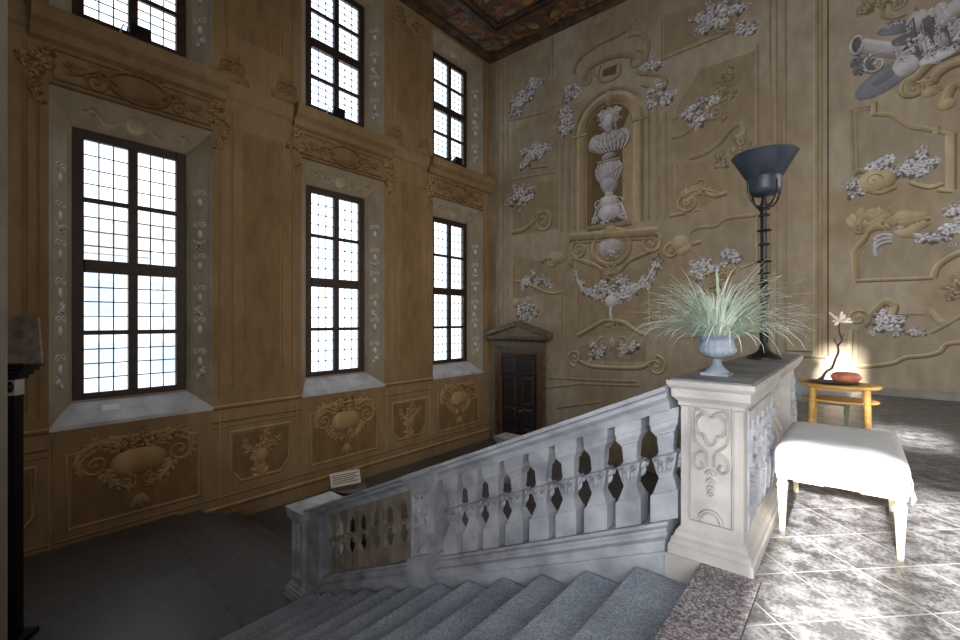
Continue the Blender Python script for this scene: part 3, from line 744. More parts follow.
def console(o):
    line(o, [(570, 238), (658, 232)], .3, 'gold', .1); line(o, [(572, 243), (656, 238)], .1, 'pale', .08)
    for (a, b, d) in ((579, 250, 1), (651, 243, -1)): o.spiral(*bw(a, b), .26, 1.7, R(90), d, .12, 'gold', .08)
    line(o, [(573, 258), (585, 262), (596, 266), (604, 272), (612, 274), (620, 271), (628, 262), (640, 256), (654, 250)], .13, 'gold', .07, smooth=5)
    cx, cz = bw(611, 247)
    o.blob(cx, cz, .56, .52, 0, 'gold', .06, 24, t0=-.2)
    o.rib([(cx+.54*math.cos(a/30*6.283), cz+.5*math.sin(a/30*6.283)) for a in range(30)], .16, 'gold', .09, True)
    o.blob(cx, cz, .42, .38, 0, 'lav', .09, 20, t0=-.45); o.cluster(cx, cz, .24, .16, 6, .1, 'lav', 5, .13)
    for sg in (-1, 1): o.spiral(cx+sg*.16, cz-.66, .13, 1.5, R(90), sg, .06, 'gold', .1); o.leafy([(cx+sg*.5, cz+.4), (cx+sg*.9, cz+.25), (cx+sg*1.15, cz-.05)], .14, 'gold', .06, 6)
    o.cluster(cx, cz-.86, .2, .1, 5, .08, 'gold', 6, .08); o.blob(cx, cz+.52, .2, .12, 0, 'gold', .12)
bo('console_cartouche', console, 'gilt painted console with round lilac medallion under the niche')
def urnp(o):
    o.cluster(*bw(612, 290), .55, .28, 18, .13, 'lav', 21, .07)
    line(o, [(576, 270), (580, 285), (592, 296), (604, 298)], .09, 'lav', .05, smooth=6); line(o, [(656, 262), (650, 275), (640, 288), (626, 293)], .09, 'lav', .05, smooth=6)
    for k, p in enumerate(((577, 274), (580, 283), (586, 290), (598, 297), (655, 266), (651, 274), (645, 282), (634, 290))): o.cluster(*bw(*p), .07, .07, 3, .09, 'lav', 90+k, .06)
    o.cluster(*bw(590, 292), .2, .12, 6, .1, 'lav', 22, .06); o.cluster(*bw(640, 285), .2, .12, 6, .1, 'lav', 23, .06)
    o.blob(*bw(612, 301), .22, .2, 0, 'lav', .08); line(o, [(612, 304), (611, 312), (612, 321)], .12, 'lav', .06)
    o.cluster(*bw(570, 266), .1, .1, 3, .1, 'pale', 24, .05); o.cluster(*bw(657, 259), .1, .1, 3, .1, 'pale', 25, .05)
    line(o, [(577, 336), (590, 329), (602, 322), (612, 321), (624, 323), (634, 330), (646, 336)], .13, 'gold', .05, smooth=6)
    o.cluster(*bw(612, 323), .25, .08, 6, .08, 'gold', 26, .05)
    for x, d in ((603, 1), (621, -1)): o.spiral(*bw(x, 345), .2, 1.4, R(90), d, .08, 'gold', .06)
    o.blob(*bw(612, 344), .1, .2, 0, 'gold', .08)
    o.cluster(*bw(596, 350), .22, .2, 8, .11, 'lav', 27, .06); o.cluster(*bw(628, 350), .24, .2, 8, .11, 'lav', 28, .06)
    line(o, [(577, 360), (590, 366), (612, 368), (640, 368), (652, 362)], .12, 'gold', .05, smooth=5)
    o.spiral(*bw(575, 358), .22, 1.5, R(-90), -1, .1, 'gold', .06); o.spiral(*bw(656, 366), .24, 1.5, R(90), -1, .1, 'gold', .06)
    line(o, [(577, 275), (577, 330)], .06, 'pale', .02); line(o, [(650, 268), (650, 322)], .08, 'gold', .03); 
bo('garland_urn', urnp, 'painted urn with lilac flower garland under the console')
# flowers and scrolls, column by column
def clus(px, ru, rv, n, r, seed, pal='lav', lab=None, extra=None, rot=0):
    def fn(o):
        u, v = bw(*px)
        if extra: extra(o)
        o.cluster(u, v, ru, rv, n, r, pal, seed, .05, rot=rot)
    return bo('flower_spray', fn, lab)
clus((527, 92), .5, .24, 18, .13, 41, extra=lambda o: o.cluster(*bw(517, 106), .18, .3, 9, .12, 'lav', 43, .05), rot=.2)
clus((530, 155), .34, .34, 14, .13, 44, extra=lambda o: (o.cluster(*bw(541, 152), .25, .2, 8, .11, 'lav', 45, .05), line(o, [(530, 168), (548, 166)], .1, 'pale', .04)))
clus((520, 197), .42, .26, 16, .13, 46, extra=lambda o: line(o, [(512, 232), (525, 228), (532, 222), (536, 214), (543, 212)], .1, 'gold', .04, smooth=5))
def volu(o):
    o.spiral(*bw(543, 222), .3, 1.5, R(90), -1, .13, 'gold', .06); line(o, [(512, 233), (524, 230), (534, 222), (540, 213)], .12, 'gold', .05, smooth=5)
    o.spiral(*bw(553, 262), .2, 1.4, 0, 1, .1, 'gold', .05); o.blob(*bw(558, 257), .3, .2, -.3, 'gold', .07); line(o, [(541, 262), (550, 258), (562, 262)], .12, 'gold', .05, smooth=4)
bo('gilt_scroll', volu)
clus((535, 281), .5, .2, 14, .12, 47, extra=lambda o: line(o, [(513, 281), (525, 283), (548, 293), (562, 292)], .1, 'gold', .04, smooth=4))
clus((524, 312), .42, .32, 14, .12, 48, extra=lambda o: o.blob(*bw(516, 303), .16, .16, 0, 'gold', .07))
clus((570, 100), .2, .5, 14, .12, 49, extra=lambda o: (line(o, [(563, 112), (562, 100), (570, 90), (582, 84)], .12, 'pale', .05, smooth=5), o.cluster(*bw(567, 128), .2, .3, 9, .12, 'lav', 50, .05)), rot=-.3)
clus((658, 98), .26, .34, 14, .13, 51, extra=lambda o: (line(o, [(636, 72), (650, 74), (662, 76), (666, 84), (658, 88), (642, 84)], .14, 'pale', .06, smooth=6), o.cluster(*bw(645, 68), .45, .12, 9, .11, 'lav', 52, .05)))
clus((722, 12), .55, .28, 20, .13, 53, extra=lambda o: (o.spiral(*bw(728, 22), .28, 1.4, R(90), 1, .1, 'pale', .05), o.cluster(*bw(746, 27), .14, .18, 6, .11, 'lav', 54, .05), o.cluster(*bw(705, 22), .16, .24, 7, .11, 'lav', 57, .05)))
clus((702, 110), .34, .26, 14, .12, 55, extra=lambda o: (o.cluster(*bw(725, 93), .16, .5, 14, .1, 'pale', 56, .05), o.spiral(*bw(716, 112), .2, 1.4, R(90), 1, .1, 'pale', .05), line(o, [(672, 138), (684, 134), (700, 122), (712, 118)], .1, 'pale', .04, smooth=5)))
def sc1(o):
    line(o, [(690, 158), (705, 153), (720, 142), (730, 130), (740, 124), (744, 132), (736, 138)], .14, 'pale', .05, smooth=6)
    o.cluster(*bw(730, 152), .4, .2, 14, .1, 'pale', 58, .05, rot=.5)
bo('gilt_scroll', sc1)
def sc2(o):
    o.spiral(*bw(688, 203), .24, 1.6, R(100), 1, .1, 'gold', .06); o.leafy(B((684, 198), (692, 192), (704, 190), (722, 194)), .2, 'gold', .06, 7)
    o.spiral(*bw(702, 185), .16, 1.4, R(-90), -1, .07, 'gold', .06); line(o, [(706, 194), (716, 196), (727, 193)], .12, 'gold', .05, smooth=4)
    line(o, [(670, 216), (686, 213)], .1, 'gold', .04)
bo('gilt_scroll', sc2, 'cream painted scroll left of the floor lamp')
def sc3(o):
    o.blob(*bw(680, 243), .26, .22, 0, 'gold', .1); o.spiral(*bw(672, 251), .2, 1.4, R(60), 1, .1, 'gold', .07); o.blob(*bw(684, 249), .22, .14, .6, 'gold', .08)
    line(o, [(692, 244), (690, 234), (698, 228), (716, 226), (726, 219), (757, 215)], .1, 'pale', .04, smooth=5); line(o, [(757, 215), (757, 262), (740, 268)], .09, 'pale', .03)
    line(o, [(692, 244), (701, 242)], .12, 'gold', .05)
bo('gilt_scroll', sc3)
clus((716, 264), .62, .16, 20, .12, 61, extra=lambda o: (o.cluster(*bw(715, 275), .45, .12, 9, .11, 'gold', 62, .05), o.leafy(B((718, 278), (728, 270), (735, 268)), .16, 'gold', .05, 4)), rot=.42)
clus((712, 296), .4, .2, 8, .13, 63, 'gold')
def fields(o):
    for px, p in (([(513, 72), (551, 52), (551, 112), (513, 122)], 'gfield'), ([(512, 130), (554, 116), (553, 125), (558, 140), (565, 148), (565, 172), (513, 178)], 'gfield'),
                  ([(513, 186), (560, 180), (560, 228), (513, 236)], 'field'), ([(513, 256), (546, 262), (546, 292), (513, 300)], 'field'), ([(578, 275), (649, 268), (649, 328), (578, 338)], 'field'),
                  ([(664, 16), (735, -10), (735, 30), (700, 40), (664, 56)], 'field'), ([(676, 108), (700, 70), (757, 50), (757, 142), (735, 148), (676, 160)], 'field'), ([(678, 168), (735, 154), (735, 190), (700, 208), (678, 212)], 'field'),
                  ([(693, 243), (694, 234), (700, 229), (716, 228), (726, 221), (756, 216), (756, 262), (693, 285)], 'gfield'), ([(580, 345), (646, 342), (646, 362), (580, 360)], 'field'),
                  ([(859, 182), (857, 112), (872, 108), (873, 115), (890, 117), (900, 122), (912, 129), (936, 133), (949, 137), (949, 184)], 'gfield'),
                  ([(859, 279), (858, 253), (866, 242), (874, 232), (896, 230), (924, 240), (958, 243), (958, 253), (937, 267), (932, 277)], 'gfield'),
                  ([(857, 360), (857, 330), (872, 314), (925, 314), (942, 326), (975, 315), (975, 340), (940, 350), (905, 356), (890, 361)], 'gfield')):
        o.flat(B(*px), p, 0, .0008)
bo('panel_field', fields)
# moulded panel lines of the left and middle bays
def lns(o):
    for px in ([(661, 20), (661, 58)], [(661, 60), (735, 30), (735, 4)], [(552, 25), (552, 78)], [(508, 120), (520, 118), (545, 112), (555, 106)], [(556, 112), (553, 125), (558, 140), (566, 148), (566, 172)],
               [(560, 177), (560, 228)], [(513, 180), (530, 176), (556, 172)], [(676, 165), (676, 214), (700, 210)], [(735, 150), (757, 145), (757, 45)], [(672, 120), (690, 110)], [(574, 148), (574, 228)],
               [(513, 262), (513, 300)], [(546, 260), (546, 290)], [(561, 292), (561, 340)], [(660, 300), (662, 340)], [(672, 285), (672, 340), (700, 336)],
               [(545, 388), (580, 384), (640, 386)], [(548, 378), (590, 380), (636, 382)], [(556, 408), (600, 402)]):
        line(o, px, .08, 'pale', .02)
bo('panel_moulding', lns)
def strips(o):
    for x, w_, pal in ((497.5, .12, 'pale'), (503, .06, 'pale'), (507.5, .05, 'pale'), (770, .05, 'pale'), (776, .06, 'gold'), (785, .07, 'pale'), (816, .1, 'gold'), (821, .06, 'pale'), (828, .03, 'dim')):
        u = bw(x, 300)[0]; o.rib([(u, .75 if x > 700 else -2.1), (u, 10.2)], w_, pal, .03)
    u0, u1 = bw(787, 0)[0], bw(812, 0)[0]
    o.rib([(u0, .85), (u1, .85)], .07, 'gold', .03); o.rib([(bw(782, 0)[0], .72), (bw(826, 0)[0], .72)], .08, 'pale', .03)
bo('pilaster_strip', strips)
# right bay
def trophy(o):
    G = 'grey'
    o.rib(B((860, 46), (902, 52)), .30, 'lav', .12)
    for r_ in (.27,): o.rib([(bw(857, 46)[0]+.10*math.cos(a/20*6.283), bw(857, 46)[1]+.18*math.sin(a/20*6.283)) for a in range(20)], .07, 'lav', .13, True)
    o.blob(*bw(857, 46), .08, .14, 0, G, .1, t0=-.6)
    line(o, [(896, 44), (898, 57)], .08, 'lav', .13)
    o.blob(*bw(905, 66), .22, .24, 0, 'lav', .18, 18, t0=-.1)
    o.blob(*bw(884, 80), .5, .24, .5, G, .1, 18, t0=.5); o.blob(*bw(884, 79), .36, .13, .5, G, .12, 14, t0=0)
    line(o, [(898, 62), (915, 52), (930, 36), (945, 18), (958, 8)], .3, 'lav', .1, smooth=5)
    line(o, [(892, 50), (905, 44), (920, 40), (935, 30)], .26, 'lav', .12, smooth=5)
    line(o, [(915, 8), (925, 18), (938, 30)], .05, 'pale', .1); line(o, [(958, 0), (940, 26), (925, 60)], .07, 'lav', .14)
    o.blob(*bw(903, 42), .3, .14, .3, G, .13, t0=0)
    o.blob(*bw(900, 28), .36, .12, -.1, G, .1); o.cluster(*bw(901, 27), .28, .1, 7, .1, 'lav', 71, .1)
    o.blob(*bw(920, 22), .2, .26, .2, 'lav', .14, 14, t0=-.4); o.blob(*bw(926, 26), .15, .24, .1, G, .17, t0=-.5)
    o.blob(*bw(945, 40), .42, .22, .5, 'lav', .12, 16, t0=-.6); o.blob(*bw(938, 56), .3, .13, .2, 'lav', .15); o.blob(*bw(952, 14), .34, .2, .9, 'lav', .14, 14, t0=-.5); o.leafy(B((935, 8), (945, 20), (962, 24)), .16, 'lav', .16, 6); o.leafy(B((925, 30), (940, 32), (960, 40)), .14, 'grey', .17, 6)
    o.leafy(B((856, 66), (864, 60), (872, 64)), .16, G, .08, 4); o.spiral(*bw(876, 64), .22, 1.2, R(60), 1, .08, 'lav', .09); o.leafy(B((858, 68), (866, 70), (874, 66)), .14, G, .08, 4)
    for k in range(5): o.rib(B((912+k*8, 20+k*2), (918+k*8, 58-k*3)), .08, 'lav' if k % 2 else G, .17)
    o.cluster(*bw(934, 44), .5, .26, 14, .1, 'lav', 72, .18)
bo('war_trophy', trophy, 'lilac-grey painted trophy with cannon, drum and shield')
def pedim(o):
    line(o, [(910, 92), (909, 84), (918, 76), (930, 64), (945, 56), (975, 44)], .18, 'gold', .08, smooth=6)
    line(o, [(920, 84), (932, 82), (936, 76), (950, 66), (975, 58)], .18, 'gold', .07, smooth=6); line(o, [(922, 84), (938, 74), (975, 52)], .1, 'niche', .05)
    o.spiral(*bw(914, 88), .2, 1.4, R(90), 1, .1, 'gold', .08); o.blob(*bw(930, 92), .14, .1, 0, 'gold', .1); o.leafy(B((925, 88), (934, 90), (942, 86)), .12, 'gold', .07, 4)
    line(o, [(946, 100), (950, 90), (958, 84), (975, 90)], .18, 'gold', .08, smooth=5); o.blob(*bw(946, 104), .14, .13, 0, 'gold', .1)
    o.cluster(*bw(880, 3), .4, .1, 9, .1, 'pale', 73, .05); o.spiral(*bw(896, 5), .24, 1.4, R(-60), -1, .09, 'pale', .06)
bo('arched_pediment', pedim, 'gilt painted arched pediment under the trophy')
def pan1(o):
    line(o, [(854, 182), (851, 110), (871, 106), (876, 104)], .06, 'pale', .03); line(o, [(858, 182), (855.5, 112), (871, 109)], .05, 'pale', .02)
    line(o, [(873, 114), (890, 115), (900, 120), (912, 127), (925, 129), (935, 131)], .1, 'gold', .04, smooth=5)
    line(o, [(874, 103), (873.5, 114)], .12, 'gold', .05); line(o, [(936, 127), (936, 134)], .12, 'gold', .05); line(o, [(937, 131), (948, 134), (952, 136)], .08, 'gold', .04)
    line(o, [(951, 134), (951, 190)], .16, 'gold', .04); line(o, [(953, 191), (938, 190)], .1, 'gold', .05)
    line(o, [(943, 183), (930, 187), (918, 185), (910, 182)], .1, 'gold', .05, smooth=5)
    o.blob(*bw(873, 181), .24, .24, 0, 'gold', .1, 16, t0=.2); o.spiral(*bw(874, 181), .14, 1.3, 0, 1, .07, 'gold', .12); o.blob(*bw(886, 178), .16, .2, .3, 'gold', .1)
    line(o, [(853, 176), (858, 171), (866, 172)], .12, 'gold', .06, smooth=4); line(o, [(866, 190), (880, 193), (896, 187)], .09, 'gold', .05, smooth=4)
bo('shaped_panel', pan1)
clus((900, 167), .44, .22, 26, .1, 74, lab='dense spray of lilac-white painted flowers in the top right panel', extra=lambda o: (o.cluster(*bw(856, 188), .13, .16, 8, .08, 'lav', 75, .05), o.cluster(*bw(915, 172), .2, .1, 6, .08, 'lav', 76, .05)))
def pan2(o):
    line(o, [(856, 282), (854, 252), (858, 246), (864, 240), (868, 232), (876, 228), (884, 228)], .12, 'gold', .04); line(o, [(859, 278), (858, 253), (864, 246)], .05, 'pale', .02)
    line(o, [(856, 281), (933, 278)], .08, 'gold', .04); line(o, [(933, 278), (937, 268), (946, 260), (958, 254), (975, 250)], .12, 'gold', .04, smooth=5)
    o.leafy(B((862, 226), (866, 218), (876, 220), (896, 224)), .3, 'gold', .08, 8); o.leafy(B((876, 218), (884, 212), (884, 208)), .18, 'gold', .07, 3); line(o, [(884, 210), (890, 218), (898, 219), (903, 215)], .09, 'gold', .07, smooth=5)
    o.spiral(*bw(861, 229), .12, 1.3, R(90), 1, .06, 'gold', .07); o.leafy(B((900, 226), (912, 222), (930, 218)), .3, 'gold', .08, 7)
    line(o, [(898, 226), (910, 233), (924, 238), (940, 240)], .1, 'lav', .06, smooth=5)
    for k in range(3): line(o, [(876, 246-8*k+10), (876, 240-5*k+8), (884, 236-4*k+7), (892, 236-3*k+6)], .08, 'lav', .06, smooth=5)
bo('shaped_panel', pan2, 'shaped painted panel topped by cream leaf scrolls')
clus((944, 235), .26, .14, 14, .09, 77, extra=lambda o: o.cluster(*bw(957, 220), .16, .24, 9, .1, 'lav', 78, .05))
def pan3(o):
    line(o, [(852, 330), (853, 364), (890, 364), (905, 358), (925, 356), (940, 352), (948, 344), (975, 342)], .09, 'gold', .03, smooth=4)
    line(o, [(857, 330), (857, 362)], .04, 'pale', .02); o.spiral(*bw(858, 318), .18, 1.5, R(-60), 1, .09, 'gold', .07)
    line(o, [(870, 316), (880, 306), (886, 302), (894, 306), (892, 314)], .16, 'gold', .07, smooth=5); line(o, [(893, 314), (925, 314)], .05, 'pale', .02)
    line(o, [(928, 309), (938, 320), (943, 323)], .12, 'gold', .05); line(o, [(905, 333), (925, 334), (940, 328), (958, 318), (975, 310)], .08, 'pale', .04, smooth=5)
bo('shaped_panel', pan3)
clus((884, 322), .26, .2, 18, .09, 79, extra=lambda o: (o.cluster(*bw(902, 332), .3, .05, 9, .06, 'lav', 80, .05), o.cluster(*bw(958, 290), .1, .2, 6, .09, 'pale', 81, .05)))
# pale skirting along the upper floor
m = MB(); m.box(-.9, XR, YB-.03, YB, 0, .16); S(m.build('baseboard_back', mat('grey_skirting_plaster', lin(168, 162, 154), lin(140, 134, 126), 3, .8), bevel=.008))

# ------------------------------------------------------------------ STAIRS
N_, TR, RS = 13, .375, .16
stair = empty('staircase', (-3, 1, ZL), 'broad flight of speckled grey granite steps beside the stone balustrade', 'staircase')
x0 = -.74
for i in range(1, N_):
    xa = x0-TR*(i-1)-.003; xb = x0-TR*i
    m = MB(); zt = -RS*i; m.box(xb-.035, xa, -1.3, 3.03, zt-.05, zt); m.box(xb-.0, xa, -1.3, 3.028, -2.75 if i > 6 else zt-.9, zt-.051)
    m.build('step', M['step'], stair, bevel=.006)

# ------------------------------------------------------------------ BALUSTRADES
SL = RS/TR
SL = .446
def rail_z(x): return 1.076+SL*(x+.96)      # top of the raked rail
bal = empty('stair_balustrade', (-3.2, 3.25, -1.6), 'raked carved stone balustrade descending along the stairs to the lower pedestal', 'balustrade')
YF = 3.10
def railprof(dz=0):
    return [(YF-.10, dz), (YF-.10, dz-.03), (YF-.06, dz-.045), (YF-.06, dz-.075), (YF-.015, dz-.11), (YF+.01, dz-.165), (YF+.25, dz-.165), (YF+.29, dz-.11), (YF+.33, dz-.075), (YF+.33, dz-.045), (YF+.37, dz-.03), (YF+.37, dz)]
m = MB(); m.sweep_x(railprof(), -5.43, -.952, rail_z(-5.43), SL); m.build('handrail', M['stone_blue'], bal)
pl = [(YF-.07, -.95), (YF-.07, -1.00), (YF-.03, -.93), (YF-.03, -.915), (YF+.3, -.915), (YF+.33, -.95), (YF+.33, -1.6), (YF-.07, -1.6)]
pl = [(YF+.01, -.905), (YF+.0, -.925), (YF-.03, -.935), (YF-.03, -.955), (YF-.01, -.965), (YF-.02, -.99), (YF-.055, -1.005), (YF-.066, -1.03), (YF-.066, -1.07), (YF-.04, -1.085), (YF-.03, -1.6), (YF+.32, -1.6), (YF+.32, -.985), (YF+.28, -.905)]
m = MB(); m.sweep_x(pl, -5.155, -.962, rail_z(-5.155), SL); m.build('plinth', M['stone_blue'], bal)
def baluster(xc, parent, mt, wk=.92, dp=.8):
    z0 = rail_z(xc)-.905; H = .74
    pr = [(.100, 0), (.100, .17), (.098, .185), (.085, .195), (.05, .285), (.055, .295), (.055, .305), (.062, .32), (.088, .425), (.095, .435), (.06, .445), (.052, .47), (.056, .49), (.062, .58), (.075, .585), (.075, .60), (.085, .61), (.098, .63), (.098, .66), (.105, .67), (.105, .74)]
    pr = [(r_*wk, z) for r_, z in pr]
    m = MB(); m.sqlathe(xc, YF+.13, pr, z0, SL, dp/wk)
    b = m.build('baluster', mt, parent, bevel=.004)
    # carved leaf capital on the front face
    o = ORN(lambda u, v, h: (xc+u, YF+.13-.07*dp-h-(v-.32)*.25*dp, z0+v+SL*u), .45)
    for sg in (-1, 1):
        o.spiral(sg*.035, .405, .024, 1.3, R(90), -sg, .014, 'stone', .05, 14); o.blob(sg*.03, .35, .014, .032, sg*.3, 'stone', .05, 8)
    o.blob(0, .36, .016, .045, 0, 'stone', .06, 8)
    o2 = ORN(lambda u, v, h: (xc+.07*wk+h+(v-.32)*.25*wk, YF+.13+u*dp, z0+v+SL*.08), .45)
    for sg in (-1, 1): o2.spiral(sg*.035, .405, .024, 1.3, R(90), -sg, .014, 'stone', .05, 14)
    o2.blob(0, .36, .016, .045, 0, 'stone', .06, 8)
    for q in (o, o2): c = q.build('carved_leaf', mt, b, smooth=True); c.location = (0, 0, 0)
for k in range(9): baluster(-1.005-.249*k, bal, M['stone_blue'])
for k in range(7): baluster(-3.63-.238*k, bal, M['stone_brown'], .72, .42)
def carving(to, W_, H_, mt, parent, name='carved_panel'):
    """strapwork: lobed cartouche on top, crossing bands, husk drop, arch at the foot. Local origin = panel centre"""
    o = ORN(to, 2.0); w, h = W_/2, H_/2
    o.rib([(-w, -h), (w, -h), (w, h), (-w, h)], .016, 'stone', .008, True)
    P = [(0, .80), (.22, .86), (.5, .80), (.62, .66), (.5, .52), (.28, .50), (.16, .38), (0, .34), (-.16, .38), (-.28, .50), (-.5, .52), (-.62, .66), (-.5, .80), (-.22, .86)]
    o.rib(cr([(a*w*1.15, b*h) for a, b in P], 5, True), .02, 'stone', .014, True)
    for sg in (-1, 1):
        o.rib(cr([(sg*a*w, b*h) for a, b in ((.15, .86), (.72, .92), (.82, .7), (.75, .4), (.45, .28), (.2, .2), (.16, -.02))], 6), .018, 'stone', .012)
        o.rib(cr([(sg*a*w, b*h) for a, b in ((.28, .22), (.72, .15), (.8, -.02), (.6, -.1), (.35, -.06), (.5, .04))], 6), .018, 'stone', .012)
    for k, zz in enumerate((-.12, -.26, -.38, -.48)):
        s_ = (1-.17*k)
        for sg in (-1, 1): o.blob(sg*.13*w*s_, zz*h, .026*s_, .012, -sg*.9, 'stone', .014, 8)
        o.blob(0, (zz-.03)*h, .010, .018*s_, 0, 'stone', .016, 8)
    o.rib([(.5*w*math.cos(R(a)), (-.97+.0)*h+.5*w*math.sin(R(a))*1.1) for a in range(0, 181, 12)], .03, 'stone', .012)
    return o.build(name, mt, parent, smooth=True)
def pedestal(px0, px1, py0, py1, zf, zt, parent, mt, capm, name='pedestal', capname='pedestal_cap', ov=.06, base=True):
    g = empty(name, ((px0+px1)/2, py0, zf)) if parent is None else None
    par = parent
    cx, cy, hx, hy = (px0+px1)/2, (py0+py1)/2, (px1-px0)/2, (py1-py0)/2
    def rg(prof):
        return [[(cx+(hx+e)*a, cy+(hy+e)*b, z) for a, b in ((-1, -1), (1, -1), (1, 1), (-1, 1))] for e, z in prof]
    m = MB(); m.rings(rg([(-.0, zf), (0, zt-.11)])); body = m.build('pedestal_body', mt, par, bevel=.005)
    m = MB(); m.rings(rg([(.062, zf), (.062, zf+.06), (.05, zf+.07), (.048, zf+.10), (.03, zf+.115), (.026, zf+.14), (.012, zf+.155), (.001, zf+.17)])); m.build('pedestal_base', mt, par)
    m = MB(); m.rings(rg([(.001, zt-.17), (.012, zt-.16), (.012, zt-.14), (.03, zt-.12), (.045, zt-.105), (.045, zt-.055), (.058, zt-.045), (ov+.005, zt-.03), (ov+.005, zt)])); m.build(capname, capm, par)
    return body
# end pedestal (on the landing) and middle pedestal (raked)
EB = pedestal(-5.73, -5.46, 3.0, 3.42, ZL, -.96, bal, M['stone_blue'], M['stone_blue'], ov=.05)
m = MB(); m.box(-5.80, -5.36, 2.94, 3.62, -.958, -.935); m.build('cap_slab', M['marble'], bal, bevel=.006, label='pale marble slab on the lower pedestal')
m = MB(); m.box(-5.455, -5.16, 3.06, 3.42, -1.9, -.96); m.box(-5.455, -5.16, 3.035, 3.46, ZL, -1.9); m.build('pedestal_return', M['stone_blue'], bal, bevel=.005)
carving(lambda u, v, h: (-5.595+u, 3.0-h, -1.46+v), .17, .72, M['stone_blue'], bal)
m = MB(); m.box(-5.82, -.97, 3.5, 3.52, -2.53, -2.1); m.box(-5.82, -5.25, 2.925, 3.5, -2.53, ZL-.001); m.build('footing', M['stone_blue'], bal)
mx0, mx1 = -3.47, -3.13
m = MB(); zc0 = rail_z(mx0)
m.rings([[(x, y, z0_+SL*(x-mx0)) for x, y, z0_ in ((mx0, YF-.03, a), (mx1, YF-.03, a), (mx1, YF+.3, a), (mx0, YF+.3, a))] for a in (zc0-.9, zc0-.16)])
m.build('middle_pedestal', M['stone_blue'], bal, bevel=.005)
m = MB(); m.sweep_x([(YF-.12, .004), (YF-.12, -.04), (YF-.08, -.08), (YF-.045, -.16), (YF+.31, -.16), (YF+.35, -.08), (YF+.39, .004)], mx0-.03, mx1+.03, rail_z(mx0-.03), SL); m.build('middle_cap', M['stone_blue'], bal)
m = MB(); m.sweep_x([(YF-.04, -.86), (YF-.069, -.95), (YF-.069, -1.3), (YF+.34, -1.3), (YF+.34, -.86)], mx0-.03, mx1+.03, rail_z(mx0-.03), SL); m.build('middle_base', M['stone_blue'], bal)
xm = (mx0+mx1)/2
carving(lambda u, v, h: (xm+u, YF-.03-h, rail_z(xm)-.53+v+SL*u), .25, .62, M['stone_blue'], bal)

# gallery balustrade with the big newel pedestal
gal = empty('gallery_balustrade', (-.7, 4.6, 0), 'pale carved stone pedestal and parapet at the head of the stairs', 'balustrade')
pedestal(-.882, -.523, 3.10, 4.32, 0, 1.12, gal, M['stone'], M['stone'], ov=.065)
m = MB(); m.box(-.93, -.475, 3.06, 6.2, 1.121, 1.128); m.build('cap_top', M['cap'], gal, label='dark worn slate top of the parapet')
carving(lambda u, v, h: (-.702+u, 3.10-h, .60+v), .245, .74, M['stone'], gal)
o = ORN(lambda u, v, h: (-.523+h, 3.71+u, .58+v), 1.0)     # side panel: dense foliage carving
o.rib([(-.5, -.36), (.5, -.36), (.5, .36), (-.5, .36)], .025, 'stone', .012, True)
rnd = random.Random(3)
for k in range(5):
    c = -.4+k*.2
    o.leafy([(c, -.3), (c+.07, -.12), (c-.05, .05), (c+.05, .28)], .06, 'stone', .03, 7)
    for zz in (-.2, .0, .2): o.spiral(c+.09, zz, .05, 1.4, rnd.random()*6, rnd.choice((1, -1)), .02, 'stone', .025, 20)
o.build('side_carving', M['stone_blue'], gal, smooth=True)
m = MB(); m.box(-.845, -.56, 4.32, 6.05, 0, .2); m.build('parapet_plinth', M['stone'], gal, bevel=.006)
m = MB(); m.rings([[(x, y, z) for x, z in ((-.9, 1.0), (-.94, 1.08), (-.945, 1.12), (-.46, 1.12), (-.465, 1.08), (-.505, 1.0))] for y in (4.36, 6.2)]); m.build('parapet_rail', M['stone'], gal)
for y in (4.52, 4.80, 5.08, 5.36, 5.64):
    pr = [(.10, 0), (.10, .17), (.085, .195), (.05, .285), (.062, .32), (.088, .425), (.095, .435), (.052, .47), (.062, .60), (.085, .62), (.098, .64), (.098, .80)]
    m = MB(); m.sqlathe(-.70, y, pr, .2); m.build('baluster', M['stone'], gal, bevel=.004)
m = MB(); m.box(-.86, -.545, 5.80, 6.15, 0, 1.0); m.build('end_pedestal', M['stone'], gal, bevel=.006)
o = ORN(lambda u, v, h: (-.545+h, 5.97+u, .6+v), 1.0); o.leafy([(0, -.3), (.06, -.1), (-.05, .1), (.04, .3)], .09, 'stone', .04, 7); o.build('end_carving', M['stone_blue'], gal, smooth=True)

# lone lower newel further down
nw = empty('stone_newel', (-6.8, 9.3, -2.53), 'low stone newel with pale cap in front of the dark door', 'pedestal')
pedestal(-7.02, -6.62, 9.1, 9.5, -2.53, -1.42, nw, M['stone_blue'], M['marble'])

